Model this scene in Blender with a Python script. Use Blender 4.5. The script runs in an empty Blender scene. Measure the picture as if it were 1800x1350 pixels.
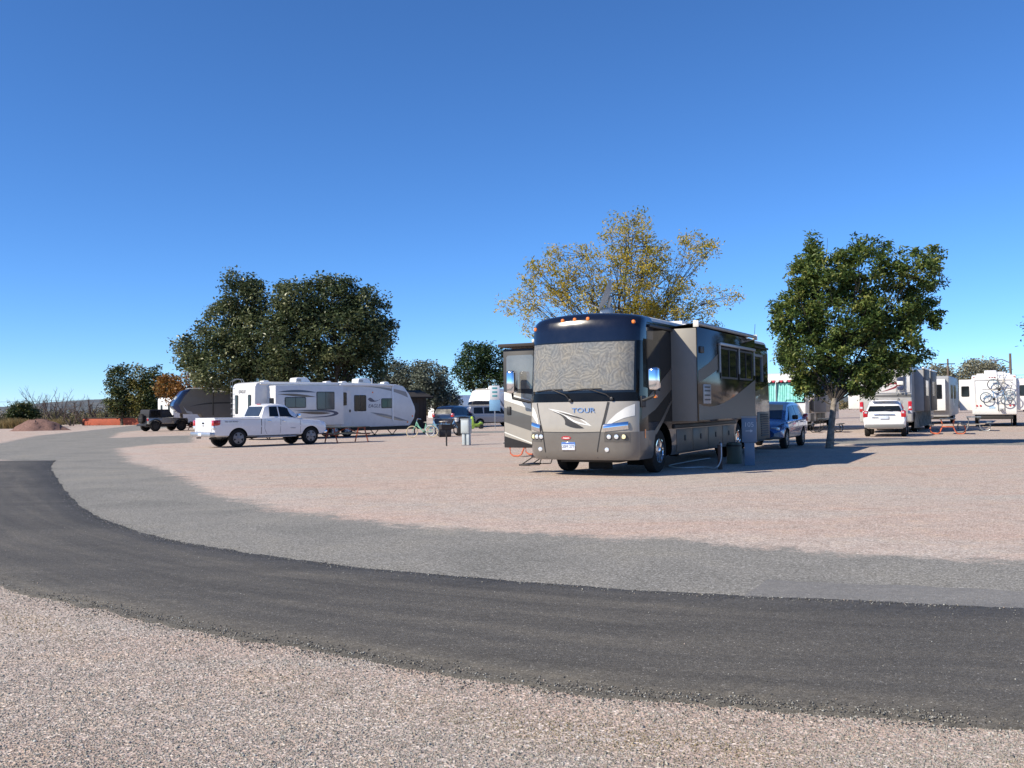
import bpy, bmesh, math, random
import numpy as np
from mathutils import Vector, Matrix
R = math.radians
random.seed(7)
rng = np.random.default_rng(7)
scene = bpy.context.scene
COL = scene.collection

# ------------------------------------------------------------------ camera
CAM_H, FPX = 1.6, 1680.0
_p, _r = math.atan(41 / FPX), R(.83)
_f = Vector((0, math.cos(_p), math.sin(_p)))
_u0 = Vector((0, -math.sin(_p), math.cos(_p)))
_rt = math.cos(_r) * Vector((1, 0, 0)) - math.sin(_r) * _u0
_up = math.cos(_r) * _u0 + math.sin(_r) * Vector((1, 0, 0))
camd = bpy.data.cameras.new('camera')
camd.sensor_width = 36
camd.lens = 36 * FPX / 1800
camd.clip_start = .1
camd.clip_end = 9000
cam = bpy.data.objects.new('camera', camd)
COL.objects.link(cam)
m3 = Matrix((_rt, _up, -_f)).transposed().to_4x4()
cam.matrix_world = Matrix.Translation((0, 0, CAM_H)) @ m3
scene.camera = cam

# ------------------------------------------------------------------ sky, sun, exposure
SUN_EL = R(37)
TO_SUN = Vector((-.895, -.446, 0)).normalized()
world = bpy.data.worlds.new('World')
scene.world = world
world.use_nodes = True
wn = world.node_tree
bg = wn.nodes['Background']
sky = wn.nodes.new('ShaderNodeTexSky')
sky.sky_type = 'NISHITA'
sky.sun_disc = False
sky.sun_elevation = SUN_EL
sky.sun_rotation = math.atan2(TO_SUN.x, TO_SUN.y)
sky.altitude = 3000
sky.air_density = 1.0
sky.dust_density = 0
sky.ozone_density = 10
hs = wn.nodes.new('ShaderNodeHueSaturation')
hs.inputs['Saturation'].default_value = 1.05
wn.links.new(sky.outputs[0], hs.inputs['Color'])
wn.links.new(hs.outputs[0], bg.inputs[0])
bg.inputs[1].default_value = .088
sund = bpy.data.lights.new('sun', 'SUN')
sund.energy = 3.3
sund.angle = R(.53)
sund.color = (1, .90, .74)
sun = bpy.data.objects.new('sun', sund)
COL.objects.link(sun)
sdir = Vector((TO_SUN.x * math.cos(SUN_EL), TO_SUN.y * math.cos(SUN_EL), math.sin(SUN_EL)))
sun.rotation_euler = sdir.to_track_quat('Z', 'Y').to_euler()
sun.location = sdir * 200
vs = scene.view_settings
vs.view_transform = 'Standard'
vs.look = 'None'
vs.exposure = 1.05
vs.gamma = 1

# ------------------------------------------------------------------ helpers
def P(px, py, d):
    """a point of the place seen at a pixel of the 1800 px photograph, at depth d"""
    q = _f + _rt * ((px - 900) / FPX) - _up * ((py - 675) / FPX)
    return Vector((0, 0, CAM_H)) + q * (d / q.y)
def G(px, py):
    q = _f + _rt * ((px - 900) / FPX) - _up * ((py - 675) / FPX)
    return Vector((0, 0, CAM_H)) + q * (-CAM_H / q.z)

class MB:
    def __init__(s):
        s.v, s.f, s.m = [], [], []
    def add(s, vs, fs, mi=0):
        o = len(s.v)
        s.v += [tuple(p) for p in vs]
        s.f += [tuple(i + o for i in f) for f in fs]
        s.m += [mi] * len(fs)
        return s
    def box(s, x0, x1, y0, y1, z0, z1, mi=0):
        return s.add([(x0, y0, z0), (x1, y0, z0), (x1, y1, z0), (x0, y1, z0), (x0, y0, z1), (x1, y0, z1), (x1, y1, z1), (x0, y1, z1)],
                     [(3, 2, 1, 0), (4, 5, 6, 7), (0, 1, 5, 4), (1, 2, 6, 5), (2, 3, 7, 6), (3, 0, 4, 7)], mi)
    def bm(s, b, mi=0):
        b.verts.ensure_lookup_table()
        s.add([v.co[:] for v in b.verts], [[v.index for v in f.verts] for f in b.faces], mi)
        b.free()
        return s
    def rbox(s, x0, x1, y0, y1, z0, z1, r=.03, mi=0, seg=2):
        b = bmesh.new()
        bmesh.ops.create_cube(b, size=1)
        for v in b.verts:
            v.co = Vector((x0 + (v.co.x + .5) * (x1 - x0), y0 + (v.co.y + .5) * (y1 - y0), z0 + (v.co.z + .5) * (z1 - z0)))
        bmesh.ops.bevel(b, geom=b.edges[:], offset=r, segments=seg, affect='EDGES', profile=.5)
        b.verts.index_update()
        return s.bm(b, mi)
    def prism(s, pts, axis, a0, a1, mi=0, bevel=0, seg=2):
        """polygon of 2D points extruded along an axis ('y': points are x,z; 'x': y,z; 'z': x,y)"""
        def to(p, a):
            return {'y': (p[0], a, p[1]), 'x': (a, p[0], p[1]), 'z': (p[0], p[1], a)}[axis]
        n = len(pts)
        vs = [to(p, a0) for p in pts] + [to(p, a1) for p in pts]
        fs = [tuple(range(n))[::-1], tuple(range(n, 2 * n))] + [(i, (i + 1) % n, (i + 1) % n + n, i + n) for i in range(n)]
        b = bmesh.new()
        bv = [b.verts.new(p) for p in vs]
        for f in fs:
            b.faces.new([bv[i] for i in f])
        bmesh.ops.recalc_face_normals(b, faces=b.faces[:])
        if bevel:
            es = [e for e in b.edges if len(e.link_faces) == 2 and e.calc_face_angle(0) > R(28)]
            bmesh.ops.bevel(b, geom=es, offset=bevel, segments=seg, affect='EDGES', profile=.5)
        b.verts.index_update()
        return s.bm(b, mi)
    def tube(s, path, r, n=6, mi=0, closed=False):
        path = [Vector(p) for p in path]
        m = len(path)
        rs = r if isinstance(r, (list, tuple)) else [r] * m
        up = Vector((0, 0, 1))
        rings = []
        for i, p in enumerate(path):
            a = path[(i - 1) % m] if (closed or i > 0) else p
            b = path[(i + 1) % m] if (closed or i < m - 1) else p
            t = (b - a)
            t = t.normalized() if t.length > 1e-9 else Vector((0, 0, 1))
            x = t.cross(up)
            if x.length < .05:
                x = t.cross(Vector((1, 0, 0)))
            x.normalize()
            y = x.cross(t)
            rings.append([p + rs[i] * (math.cos(2 * math.pi * k / n) * x + math.sin(2 * math.pi * k / n) * y) for k in range(n)])
        vs = [q for g in rings for q in g]
        fs = []
        for i in range(m if closed else m - 1):
            j = (i + 1) % m
            for k in range(n):
                l = (k + 1) % n
                fs.append((i * n + k, i * n + l, j * n + l, j * n + k))
        if not closed:
            fs.append(tuple(range(n))[::-1])
            fs.append(tuple((m - 1) * n + k for k in range(n)))
        return s.add(vs, fs, mi)
    def lathe(s, prof, c, axis='y', n=20, mi=0, ring=False):
        """profile of (radius, offset along the axis) about a centre"""
        vs, fs = [], []
        for r, h in prof:
            for k in range(n):
                a = 2 * math.pi * k / n
                ca, sa = r * math.cos(a), r * math.sin(a)
                d = {'y': (ca, h, sa), 'x': (h, ca, sa), 'z': (ca, sa, h)}[axis]
                vs.append((c[0] + d[0], c[1] + d[1], c[2] + d[2]))
        for i in range(len(prof) - 1):
            for k in range(n):
                l = (k + 1) % n
                fs.append((i * n + k, i * n + l, (i + 1) * n + l, (i + 1) * n + k))
        if ring:
            e = (len(prof) - 1) * n
            fs += [(e + k, e + (k + 1) % n, (k + 1) % n, k) for k in range(n)]
        else:
            fs.append(tuple(range(n))[::-1])
            fs.append(tuple((len(prof) - 1) * n + k for k in range(n)))
        return s.add(vs, fs, mi)
    def sheet(s, pts, fn, cell=.12, mi=0):
        """a flat outline cut into small triangles and laid on a surface by fn(u, v)"""
        b = bmesh.new()
        b.faces.new([b.verts.new((p[0], p[1], 0)) for p in pts])
        bmesh.ops.triangulate(b, faces=b.faces[:])
        for _ in range(4):
            es = [e for e in b.edges if e.calc_length() > cell]
            if not es:
                break
            bmesh.ops.subdivide_edges(b, edges=es, cuts=1)
            bmesh.ops.triangulate(b, faces=b.faces[:])
        b.verts.index_update()
        s.add([fn(v.co.x, v.co.y) for v in b.verts], [[v.index for v in f.verts] for f in b.faces], mi)
        b.free()
        return s
    def loft(s, rings, mi=0, caps=True):
        n = len(rings[0])
        vs = [p for g in rings for p in g]
        fs = []
        for i in range(len(rings) - 1):
            for k in range(n):
                l = (k + 1) % n
                fs.append((i * n + k, i * n + l, (i + 1) * n + l, (i + 1) * n + k))
        if caps:
            fs.append(tuple(range(n))[::-1])
            fs.append(tuple((len(rings) - 1) * n + k for k in range(n)))
        return s.add(vs, fs, mi)
    def grid(s, fn, us, vs_, mi=0):
        vs = [fn(u, v) for v in vs_ for u in us]
        n = len(us)
        fs = [(j * n + i, j * n + i + 1, (j + 1) * n + i + 1, (j + 1) * n + i) for j in range(len(vs_) - 1) for i in range(n - 1)]
        return s.add(vs, fs, mi)
    def mesh(s, name, mats, smooth=35):
        me = bpy.data.meshes.new(name)
        me.from_pydata(s.v, [], s.f)
        for m in (mats if isinstance(mats, (list, tuple)) else [mats]):
            me.materials.append(m)
        me.polygons.foreach_set('material_index', s.m)
        b = bmesh.new()
        b.from_mesh(me)
        bmesh.ops.recalc_face_normals(b, faces=b.faces[:])
        b.to_mesh(me)
        b.free()
        if smooth:
            me.polygons.foreach_set('use_smooth', [True] * len(me.polygons))
            me.set_sharp_from_angle(angle=R(smooth))
        me.update()
        return me
    def build(s, name, mats, parent=None, smooth=35):
        return obj(name, s.mesh(name, mats, smooth), parent)

def obj(name, me, parent=None):
    o = bpy.data.objects.new(name, me)
    COL.objects.link(o)
    if parent is not None:
        o.parent = parent
    return o
def tag(o, label=None, cat=None, group=None, kind=None):
    for k, v in (('label', label), ('category', cat), ('group', group), ('kind', kind)):
        if v:
            o[k] = v
    return o
def thing(name, label, cat, loc=(0, 0, 0), rz=0, group=None):
    o = bpy.data.objects.new(name, None)
    o.empty_display_size = .3
    COL.objects.link(o)
    o.location = (loc[0], loc[1], loc[2] if len(loc) > 2 else 0)
    o.rotation_euler = (0, 0, rz)
    return tag(o, label, cat, group)
def text(body, size, parent, loc, face, mat, name='lettering', ext=.004, shear=0, sx=1):
    c = bpy.data.curves.new('t', 'FONT')
    c.body = body
    c.size = size
    c.extrude = ext
    c.align_x = 'CENTER'
    c.align_y = 'CENTER'
    c.shear = shear
    t = bpy.data.objects.new('t', c)
    COL.objects.link(t)
    dg = bpy.context.evaluated_depsgraph_get()
    me = bpy.data.meshes.new_from_object(t.evaluated_get(dg))
    bpy.data.objects.remove(t)
    me.materials.clear()
    me.materials.append(mat)
    o = obj(name, me, parent)
    o.location = loc
    o.rotation_euler = (R(90), 0, {'-y': 0, '+y': R(180), '+x': R(90), '-x': R(-90)}[face])
    o.scale = (sx, 1, 1)
    return o
def cut(o, cutters):
    """boolean away closed meshes (faces of the hole take the cutter's material index)"""
    tmp = []
    for me in cutters:
        c = bpy.data.objects.new('cutter', me)
        COL.objects.link(c)
        md = o.modifiers.new('b', 'BOOLEAN')
        md.object = c
        md.operation = 'DIFFERENCE'
        md.solver = 'EXACT'
        tmp.append(c)
    sv = o.matrix_world.copy()
    p = o.parent
    o.parent = None
    bpy.context.view_layer.update()
    dg = bpy.context.evaluated_depsgraph_get()
    me = bpy.data.meshes.new_from_object(o.evaluated_get(dg))
    o.modifiers.clear()
    o.data = me
    me.set_sharp_from_angle(angle=R(35))
    o.parent = p
    for c in tmp:
        bpy.data.objects.remove(c)
def cyl_mesh(x, z, r, y0, y1, n=28, mi=1):
    m = MB().lathe([(r, y0), (r, y1)], (x, 0, z), 'y', n, mi)
    me = m.mesh('cutter', [], 0)
    me.polygons.foreach_set('material_index', [mi] * len(me.polygons))
    return me
def bez(p0, p1, p2, p3, n=10):
    out = []
    for i in range(n + 1):
        t = i / n
        a = (1 - t) ** 3; b = 3 * t * (1 - t) ** 2; c = 3 * t * t * (1 - t); d = t ** 3
        out.append((a * p0[0] + b * p1[0] + c * p2[0] + d * p3[0], a * p0[1] + b * p1[1] + c * p2[1] + d * p3[1]))
    return out

# ------------------------------------------------------------------ materials
MATS = {}
def node(nt, t, **kw):
    n = nt.nodes.new(t)
    for k, v in kw.items():
        setattr(n, k, v)
    return n
def mixc(nt, fac, a, b, blend='MIX'):
    n = nt.nodes.new('ShaderNodeMix')
    n.data_type = 'RGBA'
    n.blend_type = blend
    for sock, val in ((n.inputs[0], fac), (n.inputs[6], a), (n.inputs[7], b)):
        if hasattr(val, 'links'):
            nt.links.new(val, sock)
        elif isinstance(val, (int, float)):
            sock.default_value = val
        else:
            sock.default_value = (*val, 1)
    return n.outputs[2]
def math_(nt, op, a, b=None, clamp=False):
    n = nt.nodes.new('ShaderNodeMath')
    n.operation = op
    n.use_clamp = clamp
    for sock, val in zip(n.inputs, (a, b)):
        if val is None:
            continue
        if hasattr(val, 'links'):
            nt.links.new(val, sock)
        else:
            sock.default_value = val
    return n.outputs[0]
def ramp(nt, src, stops):
    n = nt.nodes.new('ShaderNodeValToRGB')
    e = n.color_ramp.elements
    while len(e) > 1:
        e.remove(e[-1])
    e[0].position = stops[0][0]
    e[0].color = (*stops[0][1], 1)
    for p, c in stops[1:]:
        x = e.new(p)
        x.color = (*c, 1)
    nt.links.new(src, n.inputs[0])
    return n.outputs[0]
def noise(nt, co, scale, detail=3, rough=.5, dist=0):
    n = nt.nodes.new('ShaderNodeTexNoise')
    n.inputs['Scale'].default_value = scale
    n.inputs['Detail'].default_value = detail
    n.inputs['Roughness'].default_value = rough
    n.inputs['Distortion'].default_value = dist
    nt.links.new(co, n.inputs['Vector'])
    return n.outputs[0]
def voro(nt, co, scale, feature='F1', rand=1.0):
    n = nt.nodes.new('ShaderNodeTexVoronoi')
    n.feature = feature
    n.inputs['Scale'].default_value = scale
    n.inputs['Randomness'].default_value = rand
    nt.links.new(co, n.inputs['Vector'])
    return n
def newmat(name):
    m = bpy.data.materials.new(name)
    m.use_nodes = True
    nt = m.node_tree
    return m, nt, nt.nodes['Principled BSDF']
def bump(nt, bsdf, h, strength=.3, dist=.01):
    b = nt.nodes.new('ShaderNodeBump')
    b.inputs['Strength'].default_value = strength
    b.inputs['Distance'].default_value = dist
    nt.links.new(h, b.inputs['Height'])
    nt.links.new(b.outputs[0], bsdf.inputs['Normal'])
def mat(name, col, rough=.5, metal=0, coat=0, spec=.5, var=.08, vs=3, bmp=0, bs=60, emit=0, trans=0):
    if name in MATS:
        return MATS[name]
    m, nt, b = newmat(name)
    co = node(nt, 'ShaderNodeTexCoord').outputs['Object']
    n1 = noise(nt, co, vs, 4, .6)
    lo = tuple(c * (1 - var) for c in col)
    hi = tuple(min(1, c * (1 + var)) for c in col)
    c = ramp(nt, n1, [(.3, lo), (.7, hi)])
    nt.links.new(c, b.inputs['Base Color'])
    b.inputs['Roughness'].default_value = rough
    b.inputs['Metallic'].default_value = metal
    b.inputs['Specular IOR Level'].default_value = spec
    b.inputs['Coat Weight'].default_value = coat
    b.inputs['Coat Roughness'].default_value = .04
    if trans:
        b.inputs['Transmission Weight'].default_value = trans
    rr = nt.nodes.new('ShaderNodeMapRange')
    nt.links.new(n1, rr.inputs[0])
    rr.inputs[3].default_value = max(.02, rough - .06)
    rr.inputs[4].default_value = min(1, rough + .08)
    nt.links.new(rr.outputs[0], b.inputs['Roughness'])
    if bmp:
        bump(nt, b, noise(nt, co, bs, 3), bmp, .01)
    if emit:
        b.inputs['Emission Color'].default_value = (*col, 1)
        b.inputs['Emission Strength'].default_value = emit
    MATS[name] = m
    return m

white_paint = mat('white_gelcoat', (.76, .76, .75), .28, coat=.4, var=.04)
cream_paint = mat('off_white_panel', (.66, .655, .64), .35, coat=.3, var=.05)
grey_paint = mat('silver_grey_paint', (.30, .305, .31), .45, coat=.1)
black_trim = mat('black_plastic', (.018, .018, .02), .5)
rubber = mat('tyre_rubber', (.022, .021, .02), .85, spec=.2, var=.25, vs=12)
chrome = mat('chrome', (.82, .83, .85), .07, metal=1, var=.03)
alloy = mat('alloy_wheel', (.22, .22, .23), .4, metal=.6)
glass_dark = mat('tinted_glass', (.010, .012, .014), .05, spec=.45, coat=0, var=.2, vs=1)
glass_blue = mat('clear_glass', (.035, .045, .06), .04, spec=.7, coat=0, var=.2, vs=1)
red_lens = mat('red_lens', (.45, .015, .02), .15, coat=1)
amber_lens = mat('amber_lens', (.85, .22, .02), .2, coat=1)
clear_lens = mat('clear_lens', (.75, .76, .78), .08, coat=1, metal=.4)
yellow_lens = mat('yellow_lens', (.8, .72, .42), .15, coat=1)
steel = mat('galvanised_steel', (.35, .37, .39), .45, metal=.7)
orange_steel = mat('orange_painted_steel', (.55, .13, .06), .5, coat=.2, var=.15)
rust_steel = mat('dark_steel', (.035, .033, .032), .6, metal=.3)

def wheel_part(parent, x, y, r, w, side, rim=alloy, spokes=5, rimr=.62, z=None):
    """a road wheel with its rim; side = +1 outer face at +y"""
    z = r if z is None else z
    key = ('wheel', r, w, side, rim.name, spokes, rimr)
    if key not in MATS:
        m = MB()
        R_ = r * rimr
        prof = [(R_, -w / 2), (r * .86, -w / 2 * 1.0), (r * .97, -w / 2 * .82), (r, -w / 2 * .5), (r, w / 2 * .5), (r * .97, w / 2 * .82), (r * .86, w / 2), (R_, w / 2)]
        m.lathe(prof, (0, 0, 0), 'y', 28, 0, True)
        t = m.mesh('tyre', rubber, 40)
        q = MB()
        o = side * w / 2
        q.lathe([(R_ * 1.02, o * .6), (R_ * 1.02, o * 1.0), (R_ * .93, o * 1.02), (R_ * .9, o * .62)], (0, 0, 0), 'y', 28, 0, True)
        q.lathe([(R_ * .9, o * .55), (R_ * .9, o * .6)], (0, 0, 0), 'y', 24, 1)
        for k in range(spokes):
            a = 2 * math.pi * k / spokes + .3
            ca, sa = math.cos(a), math.sin(a)
            ww = R_ * (.9 / spokes + .09)
            p = []
            for rr, hw_, yy in ((R_ * .12, ww * .9, o * .98), (R_ * .93, ww * 1.15, o * .9)):
                for dy in (0, -side * .03):
                    for sg in (-1, 1):
                        p.append((ca * rr - sa * hw_ * sg, yy + dy, sa * rr + ca * hw_ * sg))
            q.add(p, [(0, 1, 5, 4), (2, 3, 7, 6), (0, 2, 6, 4), (1, 3, 7, 5), (0, 1, 3, 2), (4, 5, 7, 6)], 0)
        q.lathe([(R_ * .28, o * .7), (R_ * .28, o * 1.02), (R_ * .2, o * 1.12)], (0, 0, 0), 'y', 14, 0)
        MATS[key] = (t, q.mesh('rim', [rim, black_trim], 40))
    t, q = MATS[key]
    o = obj('wheel', t, parent)
    o.location = (x, y, z)
    c = obj('rim', q, o)
    return o
# ------------------------------------------------------------------ ground
def gravel_sockets(nt, co):
    """colour and height of the crushed-stone surface"""
    v1 = voro(nt, co, 55)
    v2 = voro(nt, co, 95)
    sep = node(nt, 'ShaderNodeSeparateColor')
    nt.links.new(v1.outputs['Color'], sep.inputs[0])
    stone = ramp(nt, sep.outputs[0], [(0, (.25, .23, .21)), (.25, (.39, .352, .325)), (.5, (.465, .428, .40)), (.72, (.45, .385, .345)), (.85, (.52, .50, .47)), (1, (.66, .64, .61))])
    sep2 = node(nt, 'ShaderNodeSeparateColor')
    nt.links.new(v2.outputs['Color'], sep2.inputs[0])
    fine = ramp(nt, sep2.outputs[1], [(0, (.72, .70, .68)), (.5, (1, 1, 1)), (1, (1.22, 1.2, 1.18))])
    c = mixc(nt, 1.0, stone, fine, 'MULTIPLY')
    mp = node(nt, 'ShaderNodeMapping')
    mp.inputs['Scale'].default_value = (.25, .6, 1)
    mp.inputs['Rotation'].default_value = (0, 0, .5)
    nt.links.new(co, mp.inputs[0])
    big = noise(nt, mp.outputs[0], .9, 5, .62, .6)
    pink = ramp(nt, big, [(.34, (1.0, .98, .95)), (.48, (1.03, .95, .90)), (.64, (1.06, .90, .83)), (.75, (1.04, .86, .78))])
    c = mixc(nt, 1.0, c, pink, 'MULTIPLY')
    med = noise(nt, co, 2.3, 5, .65)
    tan = ramp(nt, med, [(.3, (.86, .85, .83)), (.5, (1, 1, 1)), (.72, (1.07, 1.03, .95))])
    c = mixc(nt, 1.0, c, tan, 'MULTIPLY')
    return c, v1.outputs['Distance']
def gravel_mat():
    m, nt, b = newmat('pink_grey_gravel')
    co = node(nt, 'ShaderNodeTexCoord').outputs['Object']
    c, h = gravel_sockets(nt, co)
    nt.links.new(c, b.inputs['Base Color'])
    b.inputs['Roughness'].default_value = .95
    b.inputs['Specular IOR Level'].default_value = .15
    bump(nt, b, h, .55, .012)
    return m
def pavement_mat():
    """worn grey chip seal that thins out into gravel along its edge"""
    m, nt, b = newmat('worn_chip_seal')
    co = node(nt, 'ShaderNodeTexCoord').outputs['Object']
    g, h = gravel_sockets(nt, co)
    v = voro(nt, co, 75)
    sep = node(nt, 'ShaderNodeSeparateColor')
    nt.links.new(v.outputs['Color'], sep.inputs[0])
    chips = ramp(nt, sep.outputs[0], [(0, (.12, .117, .105)), (.4, (.205, .199, .180)), (.8, (.262, .254, .23)), (1, (.40, .39, .37))])
    n1 = noise(nt, co, .55, 5, .6, .5)
    w = ramp(nt, n1, [(.3, (.82, .83, .83)), (.5, (1, 1, 1)), (.72, (1.12, 1.1, 1.05))])
    a = mixc(nt, 1.0, chips, w, 'MULTIPLY')
    at = node(nt, 'ShaderNodeAttribute', attribute_name='inside')
    e = math_(nt, 'ADD', at.outputs['Fac'], math_(nt, 'MULTIPLY', math_(nt, 'SUBTRACT', noise(nt, co, 1.3, 6, .7), .5), 1.5))
    e = math_(nt, 'ADD', e, math_(nt, 'MULTIPLY', math_(nt, 'SUBTRACT', noise(nt, co, 26, 3, .7), .5), .9))
    e = math_(nt, 'ADD', e, math_(nt, 'MULTIPLY', math_(nt, 'SUBTRACT', noise(nt, co, 5.5, 4, .7), .5), 1.1))
    fac = math_(nt, 'MULTIPLY', e, 2.6, True)
    c = mixc(nt, fac, g, a)
    nt.links.new(c, b.inputs['Base Color'])
    b.inputs['Roughness'].default_value = .92
    b.inputs['Specular IOR Level'].default_value = .2
    bump(nt, b, h, .3, .008)
    return m
def asphalt_mat():
    m, nt, b = newmat('fresh_asphalt')
    co = node(nt, 'ShaderNodeTexCoord').outputs['Object']
    v = voro(nt, co, 120)
    sep = node(nt, 'ShaderNodeSeparateColor')
    nt.links.new(v.outputs['Color'], sep.inputs[0])
    c0 = ramp(nt, sep.outputs[0], [(0, (.060, .056, .048)), (.6, (.096, .090, .079)), (.93, (.122, .115, .102)), (.985, (.16, .153, .14)), (1, (.3, .29, .27))])
    mp = node(nt, 'ShaderNodeMapping')
    mp.inputs['Scale'].default_value = (.3, 1.3, 1)
    mp.inputs['Rotation'].default_value = (0, 0, -.35)
    nt.links.new(co, mp.inputs[0])
    w = ramp(nt, noise(nt, mp.outputs[0], .8, 5, .6, .3), [(.3, (.80, .80, .80)), (.5, (1, 1, 1)), (.72, (1.28, 1.26, 1.22))])
    c = mixc(nt, 1.0, c0, w, 'MULTIPLY')
    c = mixc(nt, 1.0, c, ramp(nt, noise(nt, co, 14, 4, .7), [(.3, (.88, .88, .88)), (.7, (1.12, 1.12, 1.12))]), 'MULTIPLY')
    # rolled lanes and dusty wheel tracks run along the road
    lane = node(nt, 'ShaderNodeAttribute', attribute_name='lane')
    mp2 = node(nt, 'ShaderNodeMapping')
    mp2.inputs['Scale'].default_value = (.12, 1.6, 1)
    nt.links.new(lane.outputs['Vector'], mp2.inputs[0])
    c = mixc(nt, 1.0, c, ramp(nt, noise(nt, mp2.outputs[0], 1.6, 5, .65, .4), [(.32, (.80, .80, .80)), (.5, (1, 1, 1)), (.66, (1.22, 1.2, 1.16)), (.8, (1.4, 1.37, 1.3))]), 'MULTIPLY')
    nt.links.new(c, b.inputs['Base Color'])
    b.inputs['Roughness'].default_value = .8
    b.inputs['Specular IOR Level'].default_value = .3
    bump(nt, b, v.outputs['Distance'], .5, .006)
    return m
M_gravel, M_pave, M_asphalt = gravel_mat(), pavement_mat(), asphalt_mat()
S = 4500
ground = obj('ground', MB().add([(-S, -60, 0), (S, -60, 0), (S, S, 0), (-S, S, 0)], [(0, 1, 2, 3)]).mesh('ground', M_gravel, 0))
tag(ground, kind='structure')

def smooth_poly(pts, n=6):
    """Catmull-Rom through open polyline"""
    out = []
    q = [pts[0]] + list(pts) + [pts[-1]]
    for i in range(1, len(q) - 2):
        a, b, c, d = (np.array(q[i + k][:2]) for k in (-1, 0, 1, 2))
        for j in range(n):
            t = j / n
            out.append(.5 * ((2 * b) + (c - a) * t + (2 * a - 5 * b + 4 * c - d) * t * t + (3 * b - a - 3 * c + d) * t ** 3))
    out.append(np.array(pts[-1][:2]))
    return out
far_edge = smooth_poly([G(*p) for p in ((97, 810), (89, 820), (95, 834), (106, 852), (120, 870), (137, 888), (162, 905), (192, 918), (230, 931), (300, 950), (400, 968), (550, 989), (700, 1006), (950, 1027), (1200, 1045), (1500, 1058), (1800, 1071))] + [Vector((8, 6.4, 0)), Vector((16, 5.2, 0))])
near_edge = smooth_poly([Vector((-22.5, 33.6, 0)), Vector((-14, 21, 0)), Vector((-8.4, 13.2, 0))] + [G(*p) for p in ((0, 1030), (127, 1060), (213, 1080), (300, 1100), (400, 1120), (520, 1140), (600, 1153), (750, 1180), (900, 1205), (1050, 1222), (1200, 1235), (1345, 1246), (1490, 1257), (1636, 1269), (1800, 1282))] + [Vector((6, 3.7, 0)), Vector((15, 2.4, 0))])
def ragged(line, amp, step=.05):
    out = []
    for a, b in zip(line[:-1], line[1:]):
        k = max(1, int(np.linalg.norm(b - a) / step))
        for j in range(k):
            p = a + (b - a) * j / k
            d = (b - a) / (np.linalg.norm(b - a) + 1e-9)
            out.append(p + np.array([-d[1], d[0]]) * rng.normal(0, amp))
    out.append(line[-1])
    return out
def resample(line, k):
    line = np.array(line)
    s_ = np.concatenate([[0], np.cumsum(np.linalg.norm(np.diff(line, axis=0), axis=1))])
    u = np.linspace(0, s_[-1], k)
    return np.stack([np.interp(u, s_, line[:, 0]), np.interp(u, s_, line[:, 1])], 1)
K = 900
fe, ne = resample(far_edge, K), resample(near_edge, K)
def jag(line, sgn, w):  # crumbling edge
    d_ = np.gradient(line, axis=0)
    d_ /= np.linalg.norm(d_, axis=1)[:, None]
    nrm_ = np.stack([-d_[:, 1], d_[:, 0]], 1) * sgn
    a_ = rng.normal(0, 1, len(line))
    b_s = np.convolve(rng.normal(0, 1, len(line)), np.ones(9) / 3, 'same')
    return line + nrm_ * (w * (a_ * .6 + b_s))[:, None], nrm_
fe, fn_ = jag(fe, 1, .013)
ne, nn_ = jag(ne, -1, .024)
poly = [tuple(p) for p in fe] + [tuple(p) for p in ne[::-1]]
rb = MB()
rows = [(fe + fn_ * .02, -.004), (fe, .013), (fe * .8 + ne * .2, .016), (fe * .5 + ne * .5, .018), (fe * .2 + ne * .8, .016), (ne, .013), (ne + nn_ * .02, -.004)]
rb.add([(x, y, z) for ln, z in rows for x, y in ln], [(j * K + i, j * K + i + 1, (j + 1) * K + i + 1, (j + 1) * K + i) for j in range(6) for i in range(K - 1)])
road = tag(rb.build('road', M_asphalt, None, 50), kind='structure')
al = np.concatenate([[0], np.cumsum(np.linalg.norm(np.diff(ne, axis=0), axis=1))])
vecs = np.array([(al[i], v_, 0) for v_ in (0, 0, .8, 2.0, 3.2, 4.0, 4.0) for i in range(K)], np.float32)
road.data.attributes.new('lane', 'FLOAT_VECTOR', 'POINT').data.foreach_set('vector', vecs.reshape(-1))

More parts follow.
